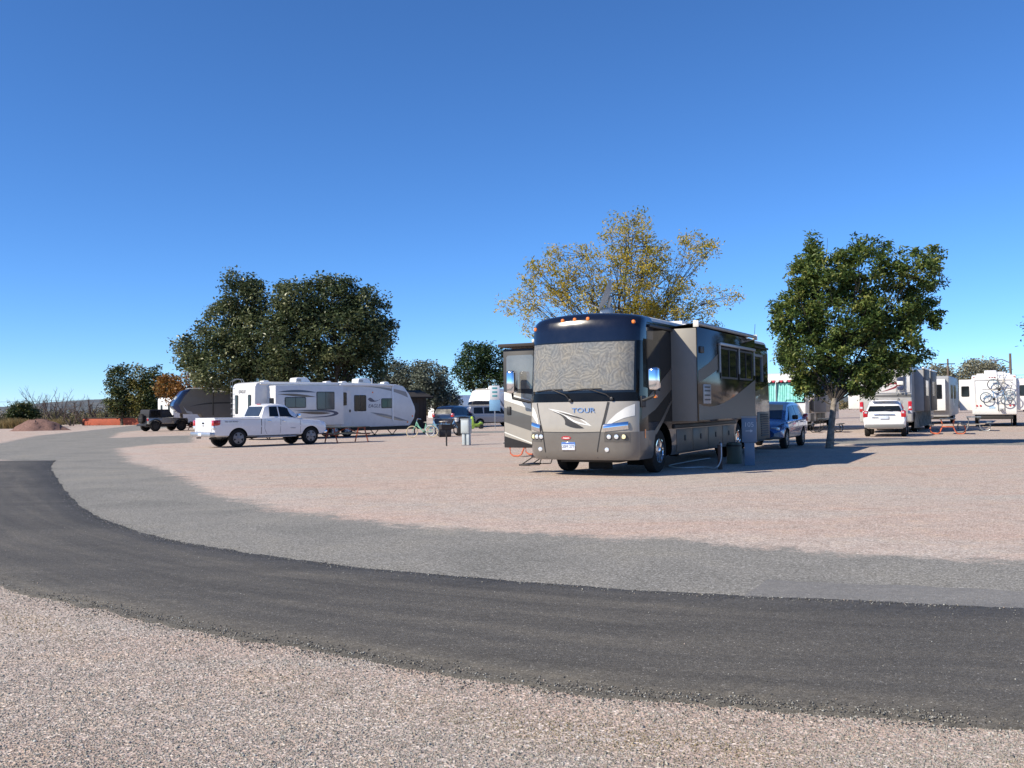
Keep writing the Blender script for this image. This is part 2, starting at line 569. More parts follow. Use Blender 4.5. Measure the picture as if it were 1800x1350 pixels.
# worn pavement: one sheet whose edge thins into the gravel
def seg_sd(px, py, poly):
    """signed distance to a polygon, positive inside"""
    poly = np.array(poly)
    d = np.full(px.shape, 1e9)
    ins = np.zeros(px.shape, bool)
    m = len(poly)
    for i in range(m):
        a, b = poly[i], poly[(i + 1) % m]
        e = b - a
        t = np.clip(((px - a[0]) * e[0] + (py - a[1]) * e[1]) / (e @ e + 1e-12), 0, 1)
        d = np.minimum(d, np.hypot(px - a[0] - t * e[0], py - a[1] - t * e[1]))
        if a[1] != b[1]:
            c = ((a[1] > py) != (b[1] > py)) & (px < (b[0] - a[0]) * (py - a[1]) / (b[1] - a[1]) + a[0])
            ins ^= c
    return np.where(ins, d, -d)
def pavement(name, poly, cell, z, ext=1.4):
    p = np.array([q[:2] for q in poly])
    xs = np.arange(p[:, 0].min() - ext, p[:, 0].max() + ext + cell, cell)
    ys = np.arange(p[:, 1].min() - ext, p[:, 1].max() + ext + cell, cell)
    X, Y = np.meshgrid(xs, ys)
    sd = seg_sd(X, Y, p)
    ny, nx = X.shape
    idx = np.arange(nx * ny).reshape(ny, nx)
    keep = (np.maximum(np.maximum(sd[:-1, :-1], sd[1:, :-1]), np.maximum(sd[:-1, 1:], sd[1:, 1:])) > -ext)
    q = np.stack([idx[:-1, :-1][keep], idx[:-1, 1:][keep], idx[1:, 1:][keep], idx[1:, :-1][keep]], 1)
    used, inv = np.unique(q, return_inverse=True)
    co = np.stack([X.ravel(), Y.ravel(), np.where(sd.ravel() < -.72 * ext, -.004, z)], 1)[used]
    me = bpy.data.meshes.new(name)
    me.from_pydata(co.tolist(), [], inv.reshape(q.shape).tolist())
    at = me.attributes.new('inside', 'FLOAT', 'POINT')
    at.data.foreach_set('value', np.clip(sd.ravel()[used], -3, 3).astype(np.float32))
    me.materials.append(M_pave)
    return tag(obj(name, me), kind='structure')
inner = [G(*p) for p in ((1800, 985), (1450, 966), (1200, 946), (900, 933), (700, 920), (600, 905), (500, 896), (467, 882), (400, 871), (333, 838), (283, 821), (240, 812), (228, 800), (214, 788), (280, 781), (345, 778), (345, 765), (240, 768), (200, 770), (215, 760), (300, 752), (330, 748), (250, 746), (150, 757), (60, 766), (0, 778), (-120, 800))]
pv = [Vector((16, 7.6, 0))] + inner + [Vector((*(.72 * np.array(fe[i]) + .28 * np.array(ne[i])), 0)) for i in range(0, K, 45)] + [Vector((16, 4.6, 0))]
pavement('old_pavement', pv, .35, .004)
pavement('loop_road', [Vector(p) for p in ((6, 45.5, 0), (14.8, 42.4, 0), (20.8, 39.4, 0), (32, 34, 0), (31, 28.5, 0), (17.9, 33.6, 0), (14, 36.4, 0), (6, 40.5, 0))], .4, .004)
pavement('service_lane', [Vector(p) for p in ((-9, 64, 0), (-3, 65.5, 0), (6, 65.5, 0), (6, 60.5, 0), (-3, 60, 0), (-9, 59.5, 0))], .4, .004)
# smooth lighter patch on the shoulder
pp = [G(*p) for p in ((1308, 1050), (1330, 1034), (1352, 1020), (1480, 1026), (1650, 1034), (1800, 1040))] + [Vector((8, 7.6, 0)), Vector((8, 6.45, 0))] + [G(*p) for p in ((1800, 1072), (1600, 1065), (1450, 1057))]
def lighter_asphalt():
    m = M_asphalt.copy()
    m.name = 'faded_asphalt'
    nt = m.node_tree
    rp = [q for q in nt.nodes if q.type == 'VALTORGB' and len(q.color_ramp.elements) == 5][0]
    for e, c_ in zip(rp.color_ramp.elements, ((.15, .147, .14), (.19, .187, .178), (.225, .22, .21), (.27, .265, .25), (.4, .39, .37))):
        e.color = (*c_, 1)
    return m
ptop, pbot = resample([tuple(q[:2]) for q in pp[:8]], 260), resample([tuple(q[:2]) for q in [pp[0]] + pp[:7:-1] + [pp[7]]], 260)
ptop = ptop + np.stack([np.zeros(260), rng.normal(0, .006, 260) + .03 * np.sin(np.arange(260) * .11) + .02 * np.sin(np.arange(260) * .31)], 1)
tag(MB().add([(x, y, .007) for x, y in ptop] + [(x, y, .007) for x, y in pbot], [(i, i + 1, 260 + i + 1, 260 + i) for i in range(259)]).build('asphalt_patch', lighter_asphalt(), None, 0), kind='structure')

# loose crushed stone lying in the foreground and along the asphalt edges
def stones(name, pts, size, label, dark=None, tan=None):
    n = len(pts)
    base = np.array([(1, 0, 0), (0, 1, 0), (-1, 0, 0), (0, -1, 0), (0, 0, 1), (0, 0, -1)], float)
    tri = np.array([(0, 1, 4), (1, 2, 4), (2, 3, 4), (3, 0, 4), (1, 0, 5), (2, 1, 5), (3, 2, 5), (0, 3, 5)])
    sc = size[:, None, None] * rng.uniform(.55, 1.25, (n, 1, 3)) * np.array([1, 1, .75])
    V = base[None] * sc + rng.normal(0, .16, (n, 6, 3)) * size[:, None, None]
    a = rng.uniform(0, 6.28, n)
    t = rng.normal(0, .5, n)
    ca, sa, ct, st = np.cos(a), np.sin(a), np.cos(t), np.sin(t)
    x, y, z = V[..., 0], V[..., 1], V[..., 2]
    y, z = y * ct[:, None] - z * st[:, None], y * st[:, None] + z * ct[:, None]
    x, y = x * ca[:, None] - y * sa[:, None], x * sa[:, None] + y * ca[:, None]
    V = np.stack([x, y, z], -1) + pts[:, None, :]
    me = bpy.data.meshes.new(name)
    me.vertices.add(n * 6)
    me.vertices.foreach_set('co', V.reshape(-1).astype(np.float32))
    F_ = (tri[None] + (np.arange(n) * 6)[:, None, None]).reshape(-1, 3)
    me.loops.add(F_.size)
    me.loops.foreach_set('vertex_index', F_.reshape(-1).astype(np.int32))
    me.polygons.add(len(F_))
    me.polygons.foreach_set('loop_start', np.arange(0, F_.size, 3, dtype=np.int32))
    me.update()
    me.validate()
    pal = np.array([(.26, .245, .235), (.37, .35, .335), (.44, .42, .40), (.42, .34, .305), (.47, .455, .435), (.57, .56, .54), (.31, .30, .285), (.40, .365, .31), (.41, .40, .385), (.35, .34, .33)])
    c = pal[rng.integers(0, len(pal), n)] * rng.uniform(.82, 1.18, (n, 1)) * np.array([[.73, .745, .70]])
    if dark is not None:
        c = np.where(dark[:, None], np.array([[.08, .08, .078]]) * rng.uniform(.7, 1.4, (n, 1)), c)
    if tan is not None:
        c = c * (1 - tan[:, None] * np.array([[.10, .22, .42]]))
    c = np.concatenate([c, np.ones((n, 1))], 1)
    at = me.color_attributes.new('tint', 'FLOAT_COLOR', 'POINT')
    at.data.foreach_set('color', np.repeat(c, 6, 0).reshape(-1).astype(np.float32))
    if 'loose_stone' not in MATS:
        m, nt, b = newmat('loose_stone')
        q = node(nt, 'ShaderNodeAttribute', attribute_name='tint')
        nt.links.new(q.outputs['Color'], b.inputs['Base Color'])
        b.inputs['Roughness'].default_value = .9
        b.inputs['Specular IOR Level'].default_value = .2
        MATS['loose_stone'] = m
    me.materials.append(MATS['loose_stone'])
    return tag(obj(name, me), label, 'gravel', kind='stuff')
def scatter_fore(N):
    y = 3.2 + 7.0 * rng.random(N) ** 1.7
    x = (rng.random(N) * 2 - 1) * (y * .56)
    sd = seg_sd(x, y, np.array([tuple(p) for p in far_edge] + [tuple(p) for p in reversed(near_edge)]))
    # south side of the road only, right up to the asphalt
    ln = np.array([tuple(p) for p in near_edge])
    o = np.argsort(ln[:, 0])
    side = y < np.interp(x, ln[o, 0], ln[o, 1]) + .10
    k = (sd < .05) & side
    return x[k], y[k]
x, y = scatter_fore(230000)
x, y = x[:150000], y[:150000]
sz = rng.uniform(.0026, .0058, len(x)) * np.where(rng.random(len(x)) < .03, 1.9, 1)
_ln = np.array([tuple(p) for p in near_edge])
_d = np.min(np.hypot(x[:, None] - _ln[None, ::2, 0], y[:, None] - _ln[None, ::2, 1]), 1)
tn = np.exp(-((_d - .62) / .28) ** 2) * np.clip(.55 + .6 * np.sin(x * 1.3 + 1) + .4 * np.sin(x * 3.1), 0, 1) * (rng.random(len(x)) < .75)
stones('crushed_stone', np.stack([x, y, sz * .25], 1), sz, 'pink and grey crushed stone covering the ground before the road', None, tn)
# bits along both asphalt edges and strewn on the road
ed = []
for ln, k in ((far_edge, 5000), (near_edge, 5000)):
    ln = np.array(ln)
    i = rng.integers(0, len(ln) - 1, k)
    p = ln[i] + (ln[i + 1] - ln[i]) * rng.random((k, 1)) + rng.normal(0, .085, (k, 2))
    ed.append(p)
rd = np.stack([rng.uniform(-7, 6, 2200), rng.uniform(4, 20, 2200)], 1)
sdr = seg_sd(rd[:, 0], rd[:, 1], poly)
rd = rd[sdr > .05]
ed.append(rd)
ed = np.concatenate(ed)
sdr = seg_sd(ed[:, 0], ed[:, 1], np.array(poly[::4]))
zz = np.where(sdr > 0, .017, .004)
sz = rng.uniform(.003, .0085, len(ed))
dk = rng.random(len(ed)) < .55
dk[10000:] = rng.random(len(ed) - 10000) < .35
stones('loose_chippings', np.column_stack([ed, zz]), sz, 'loose stone chippings strewn along the edges of the dark asphalt', dk)

# ------------------------------------------------------------------ far hills
def hills():
    m = MB()
    D = 2600
    xs = np.linspace(-2600, 2600, 140)
    top = []
    for x in xs:
        u = x / D
        h = 14 + 13 * math.sin(u * 5.1 + 4.4) + 6 * math.sin(u * 13 + 1) + 2.5 * math.sin(u * 37) + 1.2 * math.sin(u * 90)
        h = max(h, 3) + (10 if -.52 < u < -.3 else 0) * (1 - abs((u + .41) / .11)) ** .5 if -.52 < u < -.3 else max(h, 3)
        top.append(h)
    v, f = [], []
    for k, (dy, s) in enumerate(((0, 0), (120, .45), (300, .8), (520, 1), (900, .95), (1600, 0))):
        for x, h in zip(xs, top):
            v.append((x, D - 300 + dy, s * (h + CAM_H) + (math.sin(x * .02 + k) * 1.2 if 0 < k < 5 else 0) - (.5 if s == 0 else 0)))
    n = len(xs)
    for j in range(5):
        for i in range(n - 1):
            f.append((j * n + i, j * n + i + 1, (j + 1) * n + i + 1, (j + 1) * n + i))
    m.add(v, f)
    mm, nt, b = newmat('scrub_hillside')
    co = node(nt, 'ShaderNodeTexCoord').outputs['Object']
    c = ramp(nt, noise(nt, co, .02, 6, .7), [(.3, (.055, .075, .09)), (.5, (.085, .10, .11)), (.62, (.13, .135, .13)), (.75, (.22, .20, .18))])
    nt.links.new(c, b.inputs['Base Color'])
    b.inputs['Roughness'].default_value = 1
    tag(m.build('hills', mm, None, 60), kind='structure')
hills()
# ------------------------------------------------------------------ the big motorhome
taupe = mat('light_taupe_paint', (.35, .322, .275), .35, metal=.1, coat=.4, var=.04)
taupe_dk = mat('dark_taupe_paint', (.105, .098, .089), .3, metal=.2, coat=.6, var=.05)
char = mat('charcoal_brown_paint', (.016, .015, .014), .09, metal=0, coat=0, var=.1, spec=.35)
navy = mat('midnight_blue_paint', (.006, .008, .018), .14, coat=.5, var=.1, spec=.4)
gloss_black = mat('gloss_black', (.005, .005, .005), .2, var=.2, spec=.2)
ivory = mat('ivory_stripe', (.70, .69, .64), .3, coat=1, var=.03)
beige_stripe = mat('beige_stripe', (.115, .103, .086), .4, coat=0, var=.08, spec=.35)
blue_chrome = mat('blue_chrome_letter', (.32, .44, .68), .2, metal=.8)
slide_end = mat('slide_end_panel', (.23, .218, .195), .5, var=.04)
roof_white = mat('roof_membrane', (.62, .62, .60), .7)
awning_cloth = mat('dark_awning_cloth', (.035, .028, .024), .8)

def shade_mat():
    """windscreen cover printed with grey and sand palm leaves"""
    m, nt, b = newmat('leaf_print_cover')
    co = node(nt, 'ShaderNodeTexCoord').outputs['Object']
    n0 = node(nt, 'ShaderNodeTexNoise')
    n0.inputs['Scale'].default_value = 2.6
    n0.inputs['Detail'].default_value = 2
    nt.links.new(co, n0.inputs['Vector'])
    mx = node(nt, 'ShaderNodeVectorMath', operation='MULTIPLY_ADD')
    nt.links.new(n0.outputs['Color'], mx.inputs[0])
    mx.inputs[1].default_value = (.28, .28, .28)
    nt.links.new(co, mx.inputs[2])
    # leaf blades: cells, each with fine ribs running its own way
    v = voro(nt, mx.outputs[0], 5.2)
    rot = node(nt, 'ShaderNodeVectorRotate', rotation_type='X_AXIS')
    sepv = node(nt, 'ShaderNodeSeparateColor')
    nt.links.new(v.outputs['Color'], sepv.inputs[0])
    nt.links.new(math_(nt, 'MULTIPLY', sepv.outputs[0], 6.28), rot.inputs['Angle'])
    nt.links.new(mx.outputs[0], rot.inputs['Vector'])
    w = node(nt, 'ShaderNodeTexWave', wave_type='BANDS', bands_direction='Y')
    w.inputs['Scale'].default_value = 3.8
    w.inputs['Distortion'].default_value = 1.2
    w.inputs['Detail'].default_value = 3
    nt.links.new(rot.outputs[0], w.inputs['Vector'])
    c = ramp(nt, w.outputs['Fac'], [(0, (.125, .127, .122)), (.3, (.148, .148, .141)), (.6, (.163, .161, .152)), (1, (.18, .176, .164))])
    c = mixc(nt, 1, c, ramp(nt, sepv.outputs[1], [(0, (.86, .88, .90)), (.5, (.98, .98, .98)), (1, (1.1, 1.07, 1.0))]), 'MULTIPLY')
    c = mixc(nt, 1, c, ramp(nt, noise(nt, mx.outputs[0], 9, 5, .7, 1.5), [(.3, (.68, .69, .70)), (.5, (1, 1, 1)), (.7, (1.25, 1.24, 1.2))]), 'MULTIPLY')
    tint = ramp(nt, noise(nt, co, 1.7, 4, .6), [(.35, (.88, .94, 1.0)), (.5, (1, 1, 1)), (.68, (1.06, 1.0, .90))])
    c = mixc(nt, 1, c, tint, 'MULTIPLY')
    nt.links.new(c, b.inputs['Base Color'])
    b.inputs['Roughness'].default_value = .6
    b.inputs['Coat Weight'].default_value = .35
    bump(nt, b, w.outputs['Fac'], .25, .01)
    return m
M_shade = shade_mat()

HW = 1.35
LV = [(.38, -.10, .05), (.46, -.03, .015), (.62, 0, 0), (1.02, .02, 0), (1.20, .02, 0), (1.70, -.02, 0), (1.94, -.045, 0), (2.4, -.08, 0), (3.07, -.15, 0), (3.30, -.18, 0), (3.47, -.215, .006), (3.56, -.27, .02), (3.62, -.36, .05), (3.65, -.50, .10), (3.665, -.85, .2)]
def xf(z):
    for (a, xa, ia), (b, xb, ib) in zip(LV[:-1], LV[1:]):
        if z <= b:
            return xa + (xb - xa) * (z - a) / (b - a)
    return LV[-1][1]
def FX(y, z):
    u = min(1, abs(y) / HW)
    return xf(z) - .09 * u ** 2 - .22 * u ** 9
def crown(y, z):
    return .10 * (1 - min(1, abs(y) / HW) ** 2) * max(0, min(1, (z - 3.0) / .5))
YS = [-1, -.985, -.96, -.92, -.86, -.76, -.6, -.4, -.2, 0, .2, .4, .6, .76, .86, .92, .96, .985, 1]
SX = [-.9, -1.3, -2, -3.5, -5, -7, -9, -11, -12.4]
rh = thing('motorhome', 'large dark brown and taupe motorhome with covered windscreen and open entry door', 'motorhome', (1.50, 21.71, 0), math.atan2(-.8829, -.4695))
b = MB()
rings = []
for z, _, ins in LV:
    hw = HW - ins
    g = []
    for u in YS:
        y = u * hw
        g.append((FX(u * HW, z), y, z + crown(y, z)))
    for x in SX:
        g.append((x, hw, z + crown(hw, z)))
    for x, y in ((-12.78, hw - .02), (-12.88, hw - .12), (-12.9, hw * .5), (-12.9, 0), (-12.9, -hw * .5), (-12.88, -hw + .12), (-12.78, -hw + .02)):
        rear_in = .0 if z < 3.3 else (z - 3.3) * .6
        g.append((x + rear_in, y, z + crown(y, z)))
    for x in reversed(SX):
        g.append((x, -hw, z + crown(hw, z)))
    rings.append(g)
n = len(rings[0])
for i in range(len(rings) - 1):
    for k in range(n):
        l = (k + 1) % n
        q = [rings[i][k], rings[i][l], rings[i + 1][l], rings[i + 1][k]]
        zc = (LV[i][0] + LV[i + 1][0]) / 2
        front = k < len(YS) - 1
        if zc > 3.08:
            mi = 3 if q[0][0] > -1.2 else (4 if zc < 3.55 else 5)
        elif front:
            mi = 1 if zc < 1.02 else (0 if zc < 1.7 else 2)
        else:
            mi = 6 if zc < 1.1 else 4
        b.add(q, [(0, 1, 2, 3)], mi)
b.add(rings[0], [tuple(range(n))[::-1]], 2)
b.add(rings[-1], [tuple(range(n))], 5)
me = b.mesh('body', [taupe, mat('bumper_taupe_paint', (.165, .153, .137), .3, metal=.2, coat=.7, var=.05), gloss_black, navy, char, roof_white, taupe_dk], 0)
bmx = bmesh.new()
bmx.from_mesh(me)
bmesh.ops.remove_doubles(bmx, verts=bmx.verts[:], dist=.0005)
bmesh.ops.recalc_face_normals(bmx, faces=bmx.faces[:])
bmx.to_mesh(me)
bmx.free()
me.polygons.foreach_set('use_smooth', [True] * len(me.polygons))
me.set_sharp_from_angle(angle=R(38))
body = obj('body', me, rh)
cut(body, [cyl_mesh(-1.87, .52, .66, .85, 1.6, 32, 2), cyl_mesh(-1.87, .52, .66, -1.6, -.85, 32, 2), cyl_mesh(-9.0, .52, .66, .7, 1.6, 32, 2), cyl_mesh(-9.0, .52, .66, -1.6, -.7, 32, 2)])

def fpatch(name, y0, y1, z0, z1, mt, eps=.006, parent=rh, nu=14, nv=6, r=0):
    """a sheet laid on the curved front"""
    us = [y0 + (y1 - y0) * i / nu for i in range(nu + 1)]
    vs_ = [z0 + (z1 - z0) * i / nv for i in range(nv + 1)]
    return MB().grid(lambda y, z: (FX(y, z) + eps, y, z + crown(y, z)), us, vs_).build(name, mt, parent, 40)
def fpoly(name, pts, mt, eps=.006, parent=rh):
    return MB().sheet(pts, lambda y, z: (FX(y, z) + eps, y, z), .1).build(name, mt, parent, 60)
def fline(name, pts, w, mt, eps=.005, parent=rh):
    """a strip of width w along points on the front"""
    m = MB()
    for (ya, za), (yb, zb) in zip(pts[:-1], pts[1:]):
        k = max(1, int(math.hypot(yb - ya, zb - za) / .1))
        for j in range(k):
            a = (ya + (yb - ya) * j / k, za + (zb - za) * j / k)
            c = (ya + (yb - ya) * (j + 1) / k, za + (zb - za) * (j + 1) / k)
            L = math.hypot(c[0] - a[0], c[1] - a[1])
            nx, nz = -(c[1] - a[1]) / L * w / 2, (c[0] - a[0]) / L * w / 2
            m.add([(FX(y, z) + eps, y, z) for y, z in ((a[0] + nx, a[1] + nz), (c[0] + nx, c[1] + nz), (c[0] - nx, c[1] - nz), (a[0] - nx, a[1] - nz))], [(0, 1, 2, 3)])
    return m.build(name, mt, parent, 0)
ws = fpatch('windscreen', -1.285, 1.285, 1.9, 3.075, glass_dark, .006, nu=28)
fpatch('sunshade', -1.255, 1.255, 1.955, 3.045, M_shade, .012, ws, nu=28)
# bonnet seams and lower black rail
fline('seam', [(-1.10, 1.69), (-1.02, 1.35), (-.93, 1.02), (-.88, .62), (-.86, .43)], .022, black_trim)
fline('seam', [(.70, 1.69), (.62, 1.35), (.53, 1.02), (.45, .62), (.43, .43)], .022, black_trim)
fline('seam', [(.72, 1.69), (.655, 1.4), (.60, 1.18)], .05, black_trim, .007)
fline('seam', [(-.93, 1.02), (0, 1.0), (.53, 1.02)], .012, black_trim)
# white stripes on the corners
fpoly('stripe', [(-1.29, 1.62), (-1.2, 1.56), (-1.12, 1.45), (-1.06, 1.3), (-1.03, 1.13), (-1.12, 1.26), (-1.22, 1.36), (-1.29, 1.39)], ivory)
fpoly('stripe', [(1.28, 1.64), (1.1, 1.56), (.9, 1.42), (.74, 1.27), (.62, 1.12), (.86, 1.24), (1.08, 1.33), (1.28, 1.38)], ivory)
# leaf emblem on the bonnet
up = bez((-.80, 1.56), (-.45, 1.52), (.0, 1.42), (.33, 1.15))
lo = bez((.33, 1.15), (.05, 1.20), (-.15, 1.22), (-.27, 1.33), 8) + bez((-.27, 1.33), (-.45, 1.42), (-.6, 1.5), (-.80, 1.56), 6)[1:-1]
fpoly('bonnet_emblem', up + lo, ivory, .006)
up2 = bez((-.66, 1.525), (-.38, 1.48), (.0, 1.38), (.22, 1.19))
lo2 = bez((.22, 1.19), (.02, 1.25), (-.12, 1.27), (-.23, 1.36), 8) + bez((-.23, 1.36), (-.38, 1.43), (-.5, 1.48), (-.66, 1.525), 6)[1:-1]
fpoly('bonnet_emblem', up2 + lo2, taupe, .010)
fpoly('bonnet_emblem', bez((-.68, 1.5), (-.4, 1.42), (-.3, 1.3), (-.33, 1.19), 8) + bez((-.33, 1.19), (-.15, 1.10), (.02, 1.1), (.14, 1.11), 8) + bez((.14, 1.11), (-.1, 1.13), (-.2, 1.17), (-.24, 1.24), 8) + bez((-.24, 1.24), (-.2, 1.36), (-.45, 1.45), (-.68, 1.5), 8)[:-1], black_trim, .013)
fpoly('bonnet_emblem', bez((-.5, 1.47), (-.2, 1.42), (.05, 1.36), (.17, 1.29), 8) + bez((.17, 1.29), (0, 1.33), (-.25, 1.38), (-.5, 1.47), 8)[1:-1], black_trim, .013)
t = text('TOUR', .155, rh, (FX(.12, 1.5) + .012, .12, 1.505), '+x', blue_chrome, 'lettering', .006, 0, 1.36)
# badge and plate
m = MB()
m.prism([(.12 * math.cos(a) - .33 + .02, .045 * math.sin(a) + .885) for a in np.linspace(0, 6.283, 18)[:-1]], 'x', FX(-.31, .885) - .01, FX(-.31, .885) + .012)
badge = m.build('badge', mat('red_badge', (.42, .03, .035), .3, coat=1), rh)
MB().prism([(-.40, .875), (-.36, .90), (-.33, .88), (-.31, .905), (-.29, .88), (-.26, .90), (-.22, .875), (-.31, .865)], 'x', FX(-.31, .885) + .0125, FX(-.31, .885) + .016).build('badge_mark', ivory, badge)
pm = mat('plate_blue_white', (.62, .68, .78), .35, coat=.6)
xx = FX(-.25, .68)
plate = MB().rbox(xx - .01, xx + .016, -.43, -.09, .60, .79, .008).build('licence_plate', chrome, rh)
MB().box(xx + .0165, xx + .019, -.415, -.105, .615, .775).build('plate_face', pm, plate)
MB().box(xx + .0195, xx + .021, -.415, -.105, .74, .775).build('plate_band', mat('plate_band', (.08, .15, .4), .4), plate)
text('20M 277', .10, plate, (xx + .021, -.26, .685), '+x', mat('plate_ink', (.02, .03, .10), .5), 'lettering', .001, 0, .85)
# lamp clusters
for sg, ys, yel, e0, e1 in ((-1, (-1.215, -1.10, -.975), 0, -1.29, -.99), (1, (.73, .90, 1.06), 2, .62, 1.17)):
    hl = fpatch('headlamp', min(e0, e1) - .0, max(e0, e1) + .02, .79, 1.0, taupe_dk, .004, nu=8, nv=3)
    m = MB()
    us = [e0 + (e1 - e0) * i / 10 for i in range(11)]
    tilt = .06
    def lid(y, v):
        k = (y - e0) / (e1 - e0)
        k = k if sg > 0 else 1 - k
        zz = 1.02 + tilt * k + v * .17
        return (FX(y, zz) + .02 + .03 * math.sin(v * math.pi), y, zz)
    m.grid(lid, us, [0, .2, .4, .6, .8, 1])
    m.build('headlamp_lid', chrome, hl, 60)
    for i, y in enumerate(ys):
        x = FX(y, .91)
        lamp = MB().lathe([(.07, -.03), (.07, .010), (.058, .012)], (x, y, .91), 'x', 16).build('lamp_ring', black_trim, hl)
        MB().lathe([(.054, .008), (.05, .013), (.03, .017), (.005, .019)], (x, y, .91), 'x', 16).build('lens', yellow_lens if i == yel else clear_lens, hl)
    y = -1.01 if sg < 0 else .67
    x = FX(y, .62)
    MB().lathe([(.05, -.03), (.05, .008), (.035, .013), (.01, .015)], (x, y, .62), 'x', 16).build('fog_lamp', clear_lens, rh)
for y, z in ((-1.25, 3.42), (-.47, 3.50), (-.16, 3.50), (.17, 3.50), (1.22, 3.47)):
    x = FX(y, z)
    MB().lathe([(.045, -.03), (.045, .012), (.032, .028), (.008, .034)], (x, y, z + crown(y, z)), 'x', 14).build('marker_lamp', amber_lens, rh)
# wipers
for ya, yb, yp, zp in ((-1.1, -.42, -.20, 1.73), (-.27, .55, .80, 1.76)):
    m = MB()
    m.tube([(FX(y, 1.98) + .035, y, 1.955 + (.04 if i == 1 else 0.02 * i)) for i, y in enumerate((ya, (ya + yb) / 2, yb))], .016, 6)
    m.tube([(FX(ya * .4 + yb * .6, 1.98) + .05, ya * .35 + yb * .65, 1.985), (FX(yp, zp) + .06, (yb + yp) / 2, 1.86), (FX(yp, zp) + .04, yp, zp)], .014, 6)
    m.lathe([(.04, -.02), (.04, .05), (.02, .06)], (FX(yp, zp), yp, zp), 'x', 10)
    m.build('wiper', black_trim, rh)
# mirrors
for sg, y0, y1, z0, z1 in ((-1, -1.96, -1.74, 1.93, 2.48), (1, 1.60, 1.84, 1.93, 2.44)):
    mi = MB().rbox(-.42, -.16, y0, y1, z0, z1, .07, 0, 3).build('mirror', chrome, rh, 60)
    m = MB()
    ym = (y0 + y1) / 2
    m.tube([(-.30, ym, z0 + .05), (-.32, ym, 1.82), (-.38, sg * 1.45, 1.72), (-.45, sg * 1.28, 1.72)], .035, 8)
    m.rbox(-.62, -.36, min(sg * 1.27, sg * 1.40), max(sg * 1.27, sg * 1.40), 1.56, 1.82, .02)
    m.build('mirror_arm', black_trim, mi)
    if sg > 0:
        MB().rbox(-.42, -.30, ym - .03, ym + .03, 1.76, 1.84, .02).build('turn_lamp', amber_lens, mi)

# driver's side
def sx(t):
    return -t - .25
def side_poly(name, pts, mt, y=HW, eps=.004, parent=rh):
    """polygon of (distance behind the front corner, height) on the driver's side"""
    return MB().add([(sx(t), y + eps, z) for t, z in pts], [tuple(range(len(pts)))]).build(name, mt, parent, 0)
side_poly('cab_window', [(.34, 2.02), (1.46, 1.93), (1.46, 3.06), (1.40, 3.12), (.40, 3.12), (.34, 3.05)], glass_dark)
side_poly('stripe', [(.2, 1.28), (.2, 1.62), (1.3, 2.06), (2.3, 2.5), (2.3, 1.98), (1.1, 1.5)], beige_stripe)
side_poly('stripe', [(.9, .95), (1.5, 1.25), (2.3, 1.75), (2.3, 1.66), (1.6, 1.18), (1.15, .92)], beige_stripe)
side_poly('stripe', [(8.3, 1.3), (9.4, 1.9), (10.4, 2.5), (11.6, 3.1), (12.3, 3.3), (12.3, 3.0), (11.3, 2.7), (10.2, 1.9), (9.3, 1.3)], beige_stripe)
side_poly('stripe', [(9.6, 1.25), (10.6, 2.0), (12.5, 2.25), (12.5, 1.2)], taupe_dk, HW, .006)
side_poly('side_marker', [(.36, .86), (.44, .86), (.44, 1.06), (.36, 1.06)], amber_lens, HW, .008)
w3 = side_poly('rear_window', [(10.5, 2.32), (11.5, 2.32), (11.5, 3.12), (10.5, 3.12)], glass_dark, HW, .010)
m = MB()
for a, b_, c, d in ((10.44, 11.56, 3.12, 3.2), (10.44, 10.5, 2.32, 3.12), (11.5, 11.56, 2.32, 3.12)):
    m.box(sx(b_), sx(a), HW + .002, HW + .05, c, d)
m.build('window_frame', steel, w3)
# storage bay doors
for t0, t1 in ((2.62, 3.9), (3.94, 5.3), (5.34, 6.7), (6.74, 8.0), (9.75, 10.75)):
    bd = MB().rbox(sx(t1), sx(t0), HW - .02, HW + .012, .44, 1.0, .008).build('bay_door', beige_stripe, rh)
    MB().rbox(sx((t0 + t1) / 2 + .05), sx((t0 + t1) / 2 - .05), HW + .01, HW + .028, .70, .84, .006).build('handle', black_trim, bd)
MB().rbox(sx(8.1), sx(2.4), HW - .02, HW + .05, 1.02, 1.13, .02).build('rub_rail', black_trim, rh)
eng = MB().rbox(sx(12.5), sx(10.8), HW - .02, HW + .012, .44, 1.34, .008).build('engine_door', beige_stripe, rh)
for k in range(10):
    z = .55 + k * .075
    o = .10 * (9 - k) / 9
    MB().prism([(HW + .011, z), (HW + .034, z - .012), (HW + .034, z + .004), (HW + .011, z + .045)], 'x', sx(12.25), sx(11.2 + o)).build('louvre', black_trim, eng, 0)
# slide-out room
SY0, SY1 = HW - .1, HW + .65
so = MB().rbox(sx(7.97), sx(2.33), SY0, SY1 - .012, 1.20, 3.46, .02).build('slide_out', slide_end, rh)
skin = MB().rbox(sx(7.99), sx(2.31), SY1 - .012, SY1 + .012, 1.18, 3.48, .01).build('slide_wall', char, so)
def slide_poly(name, pts, mt, eps=.004, parent=so):
    return side_poly(name, pts, mt, SY1 + .012, eps, parent)
slide_poly('stripe', [(2.36, 2.12), (2.36, 2.42), (3.2, 2.62), (4.1, 2.9), (4.1, 2.5), (3.2, 2.3)], beige_stripe)
slide_poly('stripe', [(2.36, 1.22), (2.36, 1.62)] + bez((2.36, 1.62), (4.0, 1.35), (6.0, 1.9), (7.94, 2.3), 12)[1:] + [(7.94, 1.22)], beige_stripe, .003)  # lower band: bright reflection on the glossy slide wall, painted in beige
